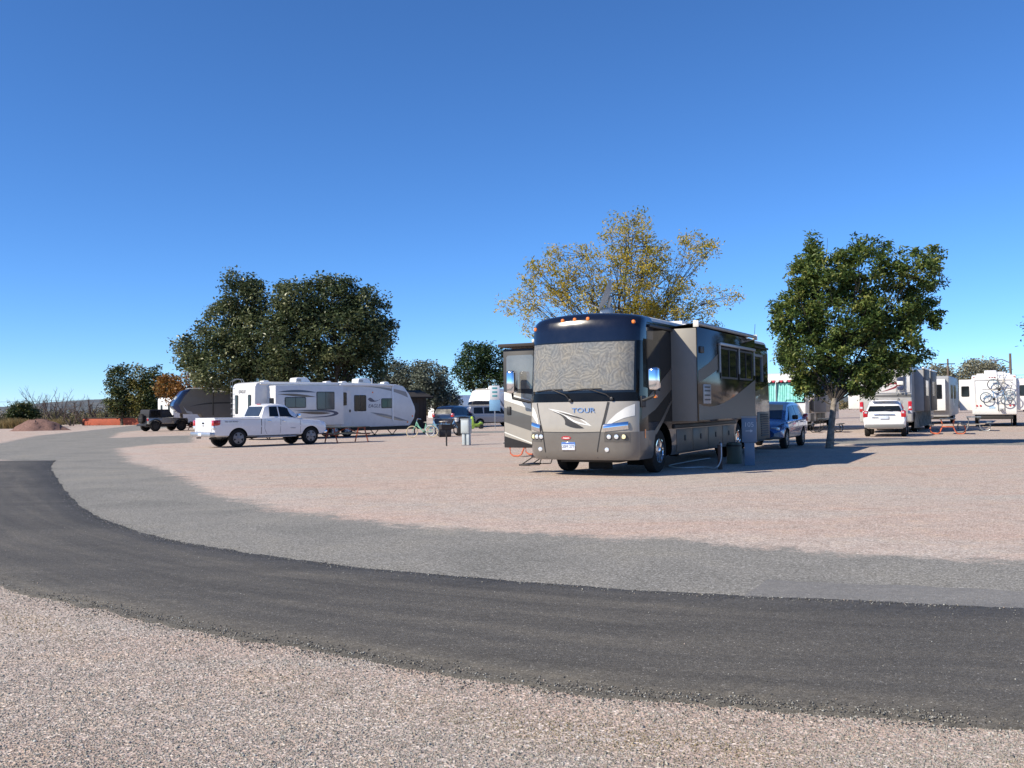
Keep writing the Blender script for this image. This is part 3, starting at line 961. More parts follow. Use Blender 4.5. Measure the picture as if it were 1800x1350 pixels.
for t0, t1 in ((4.32, 5.88), (6.18, 7.52)):
    w = slide_poly('window', [(t0, 2.32), (t1, 2.32), (t1, 3.04), (t0, 3.04)], glass_dark, .008)
    m = MB()
    for a, b_, c, d in ((t0 - .04, t1 + .04, 3.04, 3.09), (t0 - .04, t1 + .04, 2.27, 2.32), (t0 - .04, t0, 2.32, 3.04), (t1, t1 + .04, 2.32, 3.04), ((t0 + t1) / 2 - .02, (t0 + t1) / 2 + .02, 2.32, 3.04)):
        m.box(sx(b_), sx(a), SY1 + .01, SY1 + .035, c, d)
    m.build('window_frame', black_trim, w)
# window awning: case and arms
m = MB()
m.rbox(sx(7.75), sx(4.08), SY1 + .01, SY1 + .10, 3.12, 3.20, .02)
for t in (4.12, 6.03, 7.70):
    m.box(sx(t + .03), sx(t - .03), SY1 + .04, SY1 + .07, 2.42, 3.12)
m.build('window_awning', steel, so)
vent = MB().rbox(sx(3.36), sx(2.72), SY1 + .005, SY1 + .03, 1.62, 2.1, .01).build('fridge_vent', grey_paint, so)
for z in (1.72, 1.83, 1.94, 2.03):
    MB().box(sx(3.28), sx(2.80), SY1 + .0305, SY1 + .034, z - .018, z + .018).build('vent_slot', black_trim, vent)
MB().rbox(sx(2.75), sx(2.45), SY1 + .0, SY1 + .06, 2.86, 3.02, .02).build('porch_lamp', black_trim, so)
# slide topper awning
m = MB()
m.lathe([(.05, sx(8.05)), (.05, sx(2.25))], (0, SY1 + .02, 3.56), 'x', 12)
top = m.build('topper_roller', steel, so)
MB().add([(sx(2.3), HW - .02, 3.50), (sx(7.95), HW - .02, 3.50), (sx(7.95), SY1, 3.585), (sx(2.3), SY1, 3.585)], [(0, 1, 2, 3)]).add([(sx(2.3), HW - .02, 3.49), (sx(7.95), HW - .02, 3.49), (sx(7.95), SY1, 3.575), (sx(2.3), SY1, 3.575)], [(3, 2, 1, 0)]).build('topper_cloth', awning_cloth, top, 0)
for t in (2.25, 8.05):
    MB().rbox(sx(t) - .02, sx(t) + .02, SY1 - .06, SY1 + .08, 3.47, 3.63, .015).build('topper_bracket', ivory, top)
MB().rbox(sx(12.4), sx(.7), HW - .01, HW + .05, 3.40, 3.47, .02).build('gutter_rail', black_trim, rh)
# entry door, swung open at the front of the kerb side
DX = -.62
door = MB().rbox(DX - .05, DX, -2.27, -HW - .0, .62, 3.02, .02).build('entry_door', black_trim, rh)
def dpoly(name, pts, mt, eps=.004):
    return MB().add([(DX + eps, y, z) for y, z in pts], [tuple(range(len(pts)))]).build(name, mt, door, 0)
ya, yb = -2.25, -HW - .015
dpoly('door_panel', [(ya, .9), (yb, .66), (yb, 1.90), (ya, 1.98)], taupe)
dpoly('stripe', [(ya, 1.78), (ya, 1.98), (yb, 1.72), (yb, 1.50)], ivory, .007)
dpoly('stripe', [(ya, 1.25), (ya, 1.60), (yb, 1.34), (yb, .98)], taupe_dk, .007)
dpoly('stripe', [(ya, .98), (ya, 1.01), (yb, .70), (yb, .67)], ivory, .008)
dpoly('door_window', [(ya + .12, 2.04), (yb - .12, 2.04), (yb - .08, 2.08), (yb - .08, 2.82), (yb - .12, 2.86), (ya + .12, 2.86), (ya + .08, 2.82), (ya + .08, 2.08)], mat('door_glass', (.16, .16, .15), .06, coat=1, var=.25, vs=1.5), .009)
MB().rbox(DX - .0, DX + .035, -2.17, -2.06, 1.42, 1.62, .015).build('door_handle', black_trim, door)
MB().rbox(-2.1, -.5, -2.35, -HW + .01, 3.06, 3.14, .02).build('door_awning', awning_cloth, rh)
MB().rbox(-2.05, -.48, -HW - .06, -HW + .02, 3.14, 3.22, .02).build('awning_case', ivory, rh)
# fold-out entry step
st = MB().rbox(-1.55, -.85, -2.0, -1.72, .17, .21, .01).build('entry_step', rust_steel, rh)
MB().rbox(-1.5, -.9, -1.68, -1.36, .37, .41, .01).build('step_tread', rust_steel, st)
m = MB()
for x in (-.88, -1.52):
    m.tube([(x, -1.95, .19), (x, -1.62, .39), (x, -1.2, .42)], .016, 6)
    m.tube([(x, -1.72, .19), (x, -1.45, .20), (x, -1.38, .39)], .014, 6)
m.build('step_frame', rust_steel, st)
# running gear
for y, sg in ((1.12, 1), (-1.12, -1)):
    wheel_part(rh, -1.87, y, .52, .29, sg, chrome, 10, .56)
    wheel_part(rh, -9.0, y, .52, .29, sg, chrome, 10, .56)
    wheel_part(rh, -9.0, y - sg * .34, .52, .29, sg, rust_steel, 10, .56)
MB().rbox(-12.3, -.6, -.75, .75, .30, .42, .02).build('chassis', rust_steel, rh)
MB().tube([(-1.87, -1.0, .5), (-1.87, 1.0, .5)], .08, 8).build('axle', rust_steel, rh)
MB().tube([(-9, -.9, .5), (-9, .9, .5)], .12, 8).build('axle', rust_steel, rh)
for x, y in ((-1.0, .1), (-2.6, .45), (-10.2, .5)):
    MB().rbox(x - .02, x + .02, y - .3, y + .3, .12, .42, .01).build('mud_flap', rubber, rh)
# roof gear
for x, w, h in ((-3.4, .36, .10), (-6.6, .5, .26), (-10.0, .5, .26)):
    MB().rbox(x - .45, x + .45, -w, w, 3.70, 3.72 + h, .05).build('roof_air_conditioner', white_paint, rh)
for x in (-4.8, -7.6, -8.6, -11.3):
    MB().rbox(x - .2, x + .2, .75, 1.1, 3.63, 3.75, .03).build('roof_vent', white_paint, rh)
dsh = MB().rbox(-2.4, -1.9, -.42, .12, 3.70, 3.82, .03).build('satellite_dish', steel, rh)
m = MB()
ctr = Vector((-2.05, -.15, 4.36))
nrm = Vector((.30, -.87, .38)).normalized()
ax_u = nrm.cross(Vector((0, 0, 1))).normalized()
ax_v = ax_u.cross(nrm)
dv, df = [], []
N = 24
for j, rr in enumerate((0.02, .2, .34, .42)):
    for k in range(N):
        a = 2 * math.pi * k / N
        dv.append(ctr + ax_u * (rr * math.cos(a) * .9) + ax_v * (rr * math.sin(a)) - nrm * (.13 * (1 - (rr / .42) ** 2)))
for j in range(3):
    for k in range(N):
        df.append((j * N + k, j * N + (k + 1) % N, (j + 1) * N + (k + 1) % N, (j + 1) * N + k))
df.append(tuple(range(N)))
m.add(dv, df)
m.build('reflector', grey_paint, dsh, 60)
m = MB().tube([(-2.15, -.15, 3.8), (-2.15, -.1, 4.1), ctr - nrm * .16], .045, 8)
m.tube([(-2.1, -.15, 3.95), ctr + nrm * .3 - ax_v * .35], .015, 6)
m.rbox(-2.3, -2.0, -.28, -.02, 3.82, 4.02, .03)
m.build('dish_mount', steel, dsh)
MB().tube([(-11.9, 1.1, 3.6), (-12.0, 1.12, 4.25)], .008, 5).build('whip_antenna', black_trim, rh)

# ------------------------------------------------------------------ hook-ups beside the motorhome
blue_grey = mat('blue_grey_enamel', (.14, .20, .28), .5, coat=.2, var=.08)
p = G(1318, 818)
ps = thing('utility_pedestal', 'blue grey site pedestal numbered 105 with a white arrow', 'pedestal', p, R(-14))
MB().rbox(-.13, .13, -.10, .10, 0, .62, .012).build('post', blue_grey, ps)
MB().rbox(-.19, .19, -.14, .14, .60, 1.24, .02).build('cabinet', blue_grey, ps)
MB().rbox(-.20, .20, -.15, .15, 1.24, 1.27, .01).build('cap', steel, ps)
chalk = mat('white_marking', (.5, .55, .6), .7)
text('105', .17, ps, (0, -.143, 1.06), '-y', chalk, 'site_number', .002)
MB().prism([(-.09, .89), (.03, .89), (.03, .86), (.1, .9), (.03, .94), (.03, .91), (-.09, .91)], 'y', -.146, -.142).build('arrow', chalk, ps)
p = G(1291, 815)
cy = thing('utility_drum', 'squat green grey drum standing beside the blue pedestal', 'drum', p)
MB().lathe([(.19, 0), (.2, .02), (.2, .5), (.185, .56), (.1, .58)], (0, 0, 0), 'z', 20).build('drum_body', mat('green_grey_plastic', (.09, .11, .085), .6), cy)
MB().lathe([(.212, .47), (.212, .51)], (0, 0, 0), 'z', 20).build('drum_lid_rim', rust_steel, cy)
p = G(1266, 825)
wp = thing('water_post', 'short rusty standpipe with the pale hose attached', 'standpipe', p)
MB().rbox(-.05, .05, -.05, .05, 0, .6, .01).build('post', mat('rusty_post', (.09, .055, .04), .8, var=.3, vs=20), wp)
MB().tube([(0, 0, .55), (0, -.05, .66), (0, -.16, .64), (0, -.17, .56)], .022, 8).build('tap', steel, wp)
hose_m = mat('pale_hose', (.55, .58, .60), .5)
pts = [p + Vector((0, -.17, .55)), p + Vector((-.02, -.2, .25)), p + Vector((-.15, -.2, .05))] + [q + Vector((0, 0, .016)) for q in (G(1240, 822), G(1200, 823), G(1176, 820), G(1200, 814), G(1235, 808), G(1250, 806))]
pts = pts[:3] + pts[3:]
sm = []
for i in range(len(pts) - 1):
    a, b_, c, d = pts[max(0, i - 1)], pts[i], pts[i + 1], pts[min(len(pts) - 1, i + 2)]
    for j in range(5):
        t_ = j / 5
        q = .5 * ((2 * b_) + (c - a) * t_ + (2 * a - 5 * b_ + 4 * c - d) * t_ ** 2 + (3 * b_ - a - 3 * c + d) * t_ ** 3)
        q.z = max(q.z, .016)
        sm.append(q)
hs = MB().tube(sm, .014, 6).build('water_hose', hose_m)
tag(hs, 'pale water hose looped on the gravel beside the front wheel', 'hose')
# ------------------------------------------------------------------ other campers
def shell(root, outline, hw, mats, bevel=.06, name='body', seg=3):
    return MB().prism(outline, 'y', -hw, hw, 0, bevel, seg).build(name, mats, root, 40)
def sp(parent, name, pts, y, mt, sg=-1, eps=.004):
    """flat sheet of (x, z) points on a side wall at y, facing sg"""
    return MB().add([(x, y + sg * eps, z) for x, z in pts], [tuple(range(len(pts)))]).build(name, mt, parent, 0)
def rrect(x0, x1, z0, z1, r=.06, n=4):
    out = []
    for cx, cz, a0 in ((x1 - r, z1 - r, 0), (x0 + r, z1 - r, 90), (x0 + r, z0 + r, 180), (x1 - r, z0 + r, 270)):
        for i in range(n + 1):
            a = R(a0 + 90 * i / n)
            out.append((cx + r * math.cos(a), cz + r * math.sin(a)))
    return out
def window_y(parent, x0, x1, z0, z1, y, sg=-1, glass=glass_blue, frame=black_trim, split=True, name='window'):
    """a framed window in a side wall"""
    f = MB().prism(rrect(x0, x1, z0, z1, .07), 'y', y, y + sg * .018).build(name, frame, parent)
    xm = (x0 + x1) / 2
    for a, b_ in (((x0 + .04, xm - .015), (xm + .015, x1 - .04)) if split else ((x0 + .04, x1 - .04),)):
        MB().prism(rrect(a, b_, z0 + .04, z1 - .04, .035), 'y', y + sg * .018, y + sg * .022).build('pane', glass, f)
    return f
def window_x(parent, y0, y1, z0, z1, x, sg=-1, glass=glass_dark, name='window'):
    f = MB().prism(rrect(y0, y1, z0, z1, .06), 'x', x, x + sg * .018).build(name, black_trim, parent)
    MB().prism(rrect(y0 + .04, y1 - .04, z0 + .04, z1 - .04, .04), 'x', x + sg * .018, x + sg * .022).build('pane', glass, f)
    return f
def roof_ac(parent, x, y, z, s=1):
    a = MB().prism([(x - .5 * s, z), (x - .46 * s, z + .28), (x - .3 * s, z + .33), (x + .28 * s, z + .33), (x + .5 * s, z + .1), (x + .5 * s, z)], 'y', y - .34, y + .34, 0, .04).build('roof_air_conditioner', white_paint, parent)
    MB().box(x - .42 * s, x - .12 * s, y - .345, y + .345, z + .09, z + .24).build('grille', grey_paint, a)
    return a
def trailer_wheels(root, xs, hw, r=.36):
    for x in xs:
        for sg in (-1, 1):
            wheel_part(root, x, sg * (hw - .14), r, .22, sg, steel, 6, .6)
SW_BLUE = mat('navy_graphic', (.03, .04, .09), .35, coat=.5)
SW_BROWN = mat('brown_graphic', (.10, .06, .04), .35, coat=.5)
SW_GREY = mat('grey_graphic', (.20, .21, .23), .35, coat=.5)
SW_TAN = mat('tan_graphic', (.42, .35, .26), .35, coat=.5)
LET = mat('grey_lettering', (.07, .07, .08), .4)

# --- white travel trailer with EAGLE lettering
tt = thing('travel_trailer', 'long white travel trailer with swooping brown stripes behind the pickup', 'trailer', (-14.86, 52.86), R(45))
W = 1.22
out = [(0, .5), (-.03, 1.5), (0, 2.95), (.1, 3.12), (.35, 3.2), (6, 3.2), (9.7, 3.12), (10.3, 3.0), (10.75, 2.5), (11.15, 1.75), (11.22, 1.45), (11.1, 1.0), (10.75, .55)]
tb = shell(tt, out, W, cream_paint)
so = MB().rbox(.8, 5.25, -W - .78, -W + .1, .75, 2.98, .03).build('slide_out', cream_paint, tt)
ys = -W - .78
window_y(so, 1.37, 2.72, 1.74, 2.34, ys)
window_y(so, 3.42, 4.62, 1.62, 2.64, ys)
window_x(so, -W - .62, -W - .16, 1.5, 2.3, .8)
sp(so, 'graphic', bez((.95, 2.62), (2.0, 2.85), (3.0, 2.7), (3.4, 2.6)) + bez((3.4, 2.6), (2.6, 2.6), (1.8, 2.6), (.95, 2.62))[1:-1], ys, SW_BLUE)
sp(so, 'graphic', bez((.95, 2.5), (2.0, 2.6), (2.8, 2.45), (3.4, 2.35)) + bez((3.4, 2.35), (2.5, 2.3), (1.6, 2.42), (.95, 2.5))[1:-1], ys, SW_BROWN)
sp(so, 'graphic', bez((1.9, 1.62), (3.0, 1.62), (4.6, 1.7), (4.9, 1.42)) + bez((4.9, 1.42), (4.9, 1.2), (3.6, 1.15), (2.5, 1.22)) + bez((2.5, 1.22), (3.5, 1.22), (4.5, 1.25), (4.6, 1.42)) + bez((4.6, 1.42), (4.2, 1.56), (3.0, 1.5), (1.9, 1.62))[:-1], ys, SW_BLUE)
sp(so, 'graphic', bez((2.1, 1.52), (3.0, 1.55), (4.0, 1.52), (4.4, 1.42)) + bez((4.4, 1.42), (3.6, 1.3), (3.0, 1.36), (2.1, 1.52))[1:-1], ys, SW_BROWN, -1, .006)
window_y(tt, 6.55, 7.42, 1.5, 2.46, -W, glass=glass_dark)
window_y(tt, 8.55, 9.4, 1.66, 2.26, -W)
dr = MB().prism(rrect(5.55, 6.32, .62, 2.75, .08), 'y', -W, -W - .02).build('entry_door', cream_paint, tt)
window_y(dr, 5.72, 6.0, 1.85, 2.62, -W - .02, glass=glass_dark, split=False)
MB().rbox(6.18, 6.27, -W - .06, -W - .02, 1.45, 1.6, .01).build('handle', black_trim, dr)
text('EAGLE', .30, tt, (8.02, -W - .006, 1.80), '-y', SW_BLUE, 'lettering', .003, .2, 1.05)
sp(tt, 'eagle_emblem', bez((7.55, 2.2), (7.7, 2.42), (7.85, 2.25), (8.05, 2.12), 6) + bez((8.05, 2.12), (8.3, 2.12), (8.4, 2.18), (8.55, 2.26), 5)[1:] + bez((8.55, 2.26), (8.3, 2.05), (7.9, 2.02), (7.7, 2.08), 6)[1:], -W, SW_BLUE)
sp(tt, 'graphic', bez((7.0, 2.98), (8.2, 2.95), (9.5, 2.75), (10.62, 2.3)) + bez((10.62, 2.3), (10.6, 2.45), (10.5, 2.6), (10.45, 2.66), 3)[1:] + bez((10.45, 2.66), (9.5, 2.9), (8.2, 3.0), (7.0, 2.98))[1:-1], -W, SW_GREY)
sp(tt, 'graphic', bez((7.7, 1.42), (8.8, 1.38), (9.8, 1.1), (10.7, .82)) + bez((10.7, .82), (9.8, .92), (8.8, 1.12), (7.7, 1.42))[1:-1], -W, SW_GREY)
sp(tt, 'graphic', bez((8.0, 1.3), (8.9, 1.22), (9.6, 1.05), (10.3, .84)) + bez((10.3, .84), (9.6, .9), (8.8, 1.08), (8.0, 1.3))[1:-1], -W, SW_TAN, -1, .006)
MB().rbox(9.35, 9.47, -W - .05, -W + .02, .85, 3.0, .02).build('awning_arm', white_paint, tt)
MB().rbox(5.5, 9.5, -W - .10, -W + .03, 3.0, 3.12, .05).build('awning_roll', white_paint, tt)
MB().rbox(.3, 5.4, -W - .08, -W + .03, 3.05, 3.14, .04).build('awning_roll', white_paint, tt)
for x, z in ((7.9, 2.62), (10.95, 1.15), (10.55, .78)):
    MB().lathe([(.05, 0), (.05, -.02)], (x, -W, z), 'y', 10).build('lamp', amber_lens, tt)
# rear wall
for y0, y1 in ((.55, .85), (-.85, -.55)):
    window_x(tt, y0, y1, 1.45, 2.5, -.03)
text('EAGLE', .26, tt, (-.034, .12, 2.68), '-x', LET, 'lettering', .003, .1)
m = MB()
for y in (.98, 1.2):
    m.tube([(-.10, y, .7), (-.12, y, 3.25), (.15, y, 3.42), (.5, y, 3.4), (.6, y, 3.2)], .018, 6)
for z in np.arange(.85, 3.2, .3):
    m.tube([(-.11, .98, z), (-.11, 1.2, z)], .014, 6)
m.build('ladder', steel, tt)
for y in (-1.0, 1.0):
    MB().rbox(-.06, 0, y - .08, y + .08, .95, 1.25, .02).build('tail_lamp', red_lens, tt)
for x in (3.55, 7.9):
    roof_ac(tt, x, -.1, 3.17)
for x in (.9, 5.0, 6.1, 9.2):
    MB().prism([(x - .22, 3.15), (x - .18, 3.27), (x + .1, 3.3), (x + .24, 3.2), (x + .24, 3.15)], 'y', -.9, -.5, 0, .03).build('roof_vent', white_paint, tt)
MB().tube([(9.0, .3, 3.1), (9.0, .3, 3.55)], .05, 8).add([], []).build('vent_pipe', steel, tt)
trailer_wheels(tt, (5.2, 6.1), W)
MB().rbox(.1, 10.8, -1.0, 1.0, .34, .52, .02).build('chassis', rust_steel, tt)
m = MB()
for x in (1.0, 9.6):
    for y in (-.9, .9):
        m.tube([(x - .35, y, .36), (x, y, .02), (x + .35, y, .36)], .03, 6)
        m.rbox(x - .12, x + .12, y - .1, y + .1, 0, .03, .005)
m.build('stabiliser', rust_steel, tt)
m = MB().tube([(10.7, -.8, .45), (12.2, 0, .48)], .05, 6).tube([(10.7, .8, .45), (12.2, 0, .48)], .05, 6).tube([(12.1, 0, .0), (12.1, 0, .9)], .04, 8)
m.rbox(11.25, 11.65, -.35, .35, .5, .95, .1)
m.build('drawbar', rust_steel, tt)
MB().rbox(5.6, 6.25, -W - .45, -W - .1, .26, .30, .01).build('entry_step', rust_steel, tt)

# --- dark fifth wheel with blue nose (left, behind the pickup)
def fifth_wheel(name, label, loc, rz, L, hw, H, body_m, nose_m, roof_m=white_paint):
    """nose at +x overhanging the hitch"""
    r = thing(name, label, 'trailer', loc, rz)
    out = [(0, .55), (0, H - .12), (.12, H - .02), (L - 1.5, H), (L - .8, H - .22), (L - .08, H - 1.2), (L, H - 1.5), (L - .45, H - 2.02), (L - 1.2, H - 2.18), (L - 2.3, H - 2.2), (L - 2.75, .75), (L - 3.0, .55)]
    bd = shell(r, out, hw, body_m)
    nose = [(L - 1.55, H + .004), (L - .78, H - .21), (L - .06, H - 1.2), (L + .02, H - 1.5), (L - .44, H - 2.03), (L - .75, H - 2.1), (L - .5, H - 1.45), (L - 1.0, H - .62)]
    MB().prism(nose, 'y', -hw - .006, hw + .006, 0, .05).build('nose_cap', nose_m, r, 40)
    MB().rbox(.1, L - 1.3, -hw + .06, hw - .06, H - .01, H + .03, .01).build('roof', roof_m, r)
    trailer_wheels(r, (3.2, 4.1), hw)
    MB().rbox(.2, L - 3, -hw + .2, hw - .2, .36, .56, .02).build('chassis', rust_steel, r)
    for y in (-.8, .8):
        MB().rbox(L - 2.7, L - 2.56, y - .06, y + .06, 0, H - 2.15, .01).build('landing_leg', steel, r)
    return r
dark_gel = mat('graphite_gelcoat', (.10, .097, .095), .5, coat=.1, var=.06)
blue_nose = mat('blue_nose_paint', (.014, .032, .10), .3, coat=.6, var=.06)
fw = fifth_wheel('fifth_wheel_trailer', 'dark grey fifth wheel trailer with blue nose beside the white travel trailer', (-19.9, 86.5), math.atan2(-.45, -.89), 10.4, 1.22, 3.6, dark_gel, blue_nose)
Yp = 1.22
sp(fw, 'graphic', bez((4.0, 2.25), (6, 2.5), (8, 2.5), (9.2, 2.0)) + bez((9.2, 2.0), (8.4, 2.3), (6, 2.35), (4.0, 2.25))[1:-1], Yp, black_trim, 1)
sp(fw, 'graphic', bez((1.0, 1.6), (2.5, 1.45), (4.2, 1.5), (5.4, 1.85)) + bez((5.4, 1.85), (4.2, 1.6), (2.5, 1.55), (1.0, 1.6))[1:-1], Yp, ivory, 1)
sp(fw, 'graphic', bez((1.0, 1.8), (3, 1.75), (4, 2.0), (4.6, 2.1)) + bez((4.6, 2.1), (3.6, 1.95), (2.6, 1.85), (1.0, 1.8))[1:-1], Yp, black_trim, 1)
sp(fw, 'graphic', [(8.9, 1.62), (9.3, 1.72), (9.62, 2.1), (9.3, 1.5), (8.8, 1.4)], Yp, grey_paint, 1)
MB().rbox(3.0, 7.2, Yp - .02, Yp + .10, 3.28, 3.40, .04).build('awning_roll', white_paint, fw)
MB().rbox(7.1, 7.2, Yp, Yp + .06, 1.3, 3.3, .02).build('awning_arm', black_trim, fw)
MB().prism([(-.5, 2.55), (-.2, 2.85), (0, 2.7), (.3, 2.95), (.55, 2.55)], 'x', 9.97, 10.13).build('nose_emblem', ivory, fw)
MB().prism([(-.6, 2.4), (-.6, 2.48), (.6, 2.48), (.6, 2.4)], 'x', 10.05, 10.17).build('nose_emblem', ivory, fw)

# --- white trailer rear seen over the jeep
wt = thing('travel_trailer', 'small white trailer end with two narrow windows behind the black topped off-road car', 'trailer', (-35.2, 97, 0), R(58))
shell(wt, [(0, .5), (0, 2.9), (.15, 3.1), (7.5, 3.1), (7.9, 2.6), (8, .6)], 1.2, white_paint)
for y0, y1 in ((.45, .75), (-.7, -.4)):
    window_x(wt, y0, y1, 1.35, 2.35, 0)
trailer_wheels(wt, (4.0,), 1.2)
MB().rbox(.1, 7.9, -1, 1, .36, .52, .02).build('chassis', rust_steel, wt)

# --- white fifth wheel in the far centre
cw = fifth_wheel('fifth_wheel_trailer', 'white fifth wheel trailer with rounded nose in the distance above the van', (1.6, 108.0), math.atan2(-.8788, -.4772), 10.6, 1.24, 3.55, white_paint, white_paint)
for a, c in ((-.75, -.45), (.35, .65), (-.2, -.1), (.1, .2)):
    MB().prism([(a, 1.95), (c, 2.25), (c + .02, 2.22), (a + .04, 1.93)] if a < 0 else [(a, 2.25), (c, 1.95), (c - .04, 1.93), (a - .02, 2.22)], 'x', 10.5, 10.58).build('nose_crease', LET, cw)
MB().rbox(10.3, 10.5, -.6, .6, 1.62, 1.74, .04).build('nose_vent', black_trim, cw)
so = MB().rbox(3.0, 7.0, 1.2, 1.95, .9, 3.2, .03).build('slide_out', white_paint, cw)
window_y(so, 4.6, 6.2, 1.8, 2.6, 1.95, 1, glass_dark)
sp(so, 'graphic', bez((3.2, 2.2), (4.2, 2.8), (5.5, 2.9), (6.8, 2.7)) + bez((6.8, 2.7), (5.5, 2.75), (4.2, 2.6), (3.2, 2.2))[1:-1], 1.95, LET, 1)
sp(cw, 'graphic', bez((7.2, 1.6), (8.0, 2.4), (8.8, 2.8), (9.6, 2.9)) + bez((9.6, 2.9), (8.8, 2.6), (8.2, 2.2), (7.6, 1.5))[1:-1], 1.24, SW_GREY, 1)
roof_ac(cw, 7.6, 0, 3.56)
MB().rbox(2.0, 8.6, 1.2, 1.34, 3.3, 3.42, .04).build('awning_roll', white_paint, cw)

# --- far white trailer between the shed and the van
ft = thing('travel_trailer', 'white trailer half hidden by the silvery trees behind the dark shed', 'trailer', (-8.9, 112), R(60))
shell(ft, [(0, .5), (0, 3.0), (.15, 3.15), (7, 3.15), (7.4, 2.4), (7.4, .6)], 1.2, white_paint)
window_x(ft, -.5, .5, 1.6, 2.3, 0)
trailer_wheels(ft, (3.6,), 1.2)

# --- motorhome with turquoise curtains
FWD = math.atan2(-.8788, -.4772)
def at_front(px_corner, d, hw, back=0):
    """root position of a motorhome facing the camera whose driver-side front corner is at a column and depth"""
    x = (px_corner - 900) / FPX * d
    return (x - .8788 * hw, d + .4772 * hw)
tr = thing('motorhome', 'pale motorhome with turquoise curtains drawn across its windscreen behind the blue car', 'motorhome', at_front(1416, 54.5, 1.27), FWD)
shell(tr, [(0, .5), (.04, 1.3), (-.02, 1.6), (-.2, 2.85), (-.35, 3.2), (-.7, 3.36), (-10.4, 3.36), (-10.6, 3.1), (-10.6, .5)], 1.27, [cream_paint], .08)
sc = MB()
sc.prism([(-1.2, 1.62), (1.2, 1.62), (1.18, 2.8), (-1.18, 2.8)], 'x', -.12, .0)
wsr = MB().add([(.012, -1.2, 1.62), (.012, 1.2, 1.62), (-.17, 1.18, 2.84), (-.17, -1.18, 2.84)], [(0, 1, 2, 3)]).build('windscreen', glass_dark, tr, 0)
teal, nt, b = newmat('turquoise_curtain')
co = node(nt, 'ShaderNodeTexCoord').outputs['Object']
nt.links.new(ramp(nt, noise(nt, co, 6, 3), [(.3, (.16, .47, .43)), (.7, (.27, .62, .56))]), b.inputs['Base Color'])
b.inputs['Roughness'].default_value = .8
for y0, y1 in ((-1.16, -.42), (-.36, 1.16)):
    us = np.linspace(y0, y1, 60)
    MB().grid(lambda y, v: (.035 - .165 * v + .022 * math.sin(y * 42 + math.sin(y * 9) * 2), y, 1.68 + v * 1.1), us, [0, .25, .5, .75, 1]).build('curtain', teal, wsr, 60)
MB().rbox(-.13, .07, -.42, -.37, 1.6, 2.86, .01).build('centre_post', steel, wsr)
val = MB()
val.rbox(-.55, .12, -1.35, 1.35, 2.93, 3.0, .02)
valo = val.build('sun_visor', white_paint, tr)
for k in range(12):
    y = -1.3 + k * .225
    MB().prism([(y, 2.93), (y + .2, 2.93), (y + .16, 2.84), (y + .1, 2.81), (y + .04, 2.84)], 'x', .09, .11).build('scallop', [red_lens if k % 2 else white_paint][0], valo)
mi = MB().rbox(-.35, -.1, 1.45, 1.7, 1.8, 2.35, .07).build('mirror', chrome, tr)
MB().tube([(-.2, 1.55, 1.85), (-.3, 1.3, 1.6)], .04).build('mirror_arm', chrome, mi)
dk = MB().rbox(-2.2, -.9, 1.22, 1.285, 1.0, 2.7, .02).build('cab_panel', char, tr)
MB().box(-2.0, -1.0, 1.285, 1.295, 1.9, 2.6).build('cab_window', glass_dark, dk)
so = MB().rbox(-6.4, -2.4, 1.2, 1.95, 1.05, 3.1, .03).build('slide_out', grey_paint, tr)
MB().rbox(-5.2, -3.2, 1.94, 1.965, 1.9, 2.7, .02).build('window', glass_dark, so)
MB().rbox(-2.405, -2.395, 1.35, 1.85, 1.95, 2.65, .003).build('end_window', glass_dark, so)
stone_p = mat('mottled_grey_panel', (.13, .125, .115), .5, var=.5, vs=5)
for x0, x1 in ((-2.2, -1.2), (-4.2, -2.9), (-5.6, -4.3)):
    MB().rbox(x0, x1, 1.25, 1.285, .5, .98, .01).build('bay_door', stone_p, tr)
for x in (-1.9, -8):
    for sg in (1, -1):
        wheel_part(tr, x, sg * 1.1, .46, .26, sg, chrome, 8, .58)
MB().rbox(-10, -.4, -.9, .9, .3, .52, .02).build('chassis', rust_steel, tr)
ds = MB().rbox(-2.9, -2.4, -.2, .2, 3.36, 3.5, .03).build('satellite_dish', steel, tr)
m = MB()
c0 = Vector((-2.5, .3, 4.0)); nn = Vector((.55, .72, .42)).normalized(); uu = nn.cross(Vector((0, 0, 1))).normalized(); vv = uu.cross(nn)
m.add([c0 + uu * (.42 * math.cos(a) * r_) + vv * (.42 * math.sin(a) * r_) - nn * .1 * (1 - r_ * r_) for r_ in (.1, .6, 1) for a in np.linspace(0, 2 * math.pi, 21)[:-1]], [(j * 20 + k, j * 20 + (k + 1) % 20, (j + 1) * 20 + (k + 1) % 20, (j + 1) * 20 + k) for j in range(2) for k in range(20)] + [tuple(range(20))])
m.build('reflector', white_paint, ds, 60)
MB().tube([(-2.6, 0, 3.45), c0 - nn * .1], .03).build('dish_mount', steel, ds)

# --- silver motorhome seen from behind, over the white car
AX = math.atan2(.8788, .4772)
def at_rear(px_corner, d, hw):
    """root (rear centre) of a vehicle driving away whose right rear corner is at a column and depth"""
    x = (px_corner - 900) / FPX * d
    return (x - .8788 * hw, d + .4772 * hw)
silver = mat('champagne_silver', (.40, .39, .37), .35, metal=.1, coat=.4, var=.05)
sm_ = thing('motorhome', 'silver and white motorhome seen from behind with ladder, parked before the white car', 'motorhome', at_rear(1603, 48.5, 1.28), AX)
shell(sm_, [(0, .55), (-.03, 1.85), (.0, 1.9), (.05, 3.2), (.2, 3.42), (.5, 3.5), (11, 3.5), (11.5, 3.2), (11.8, 1.6), (11.8, .55)], 1.28, silver, .09)
MB().rbox(-.045, .05, -1.2, 1.2, 2.05, 3.3, .04).build('rear_cap', mat('pale_silver_cap', (.62, .61, .60), .35, coat=.4), sm_)
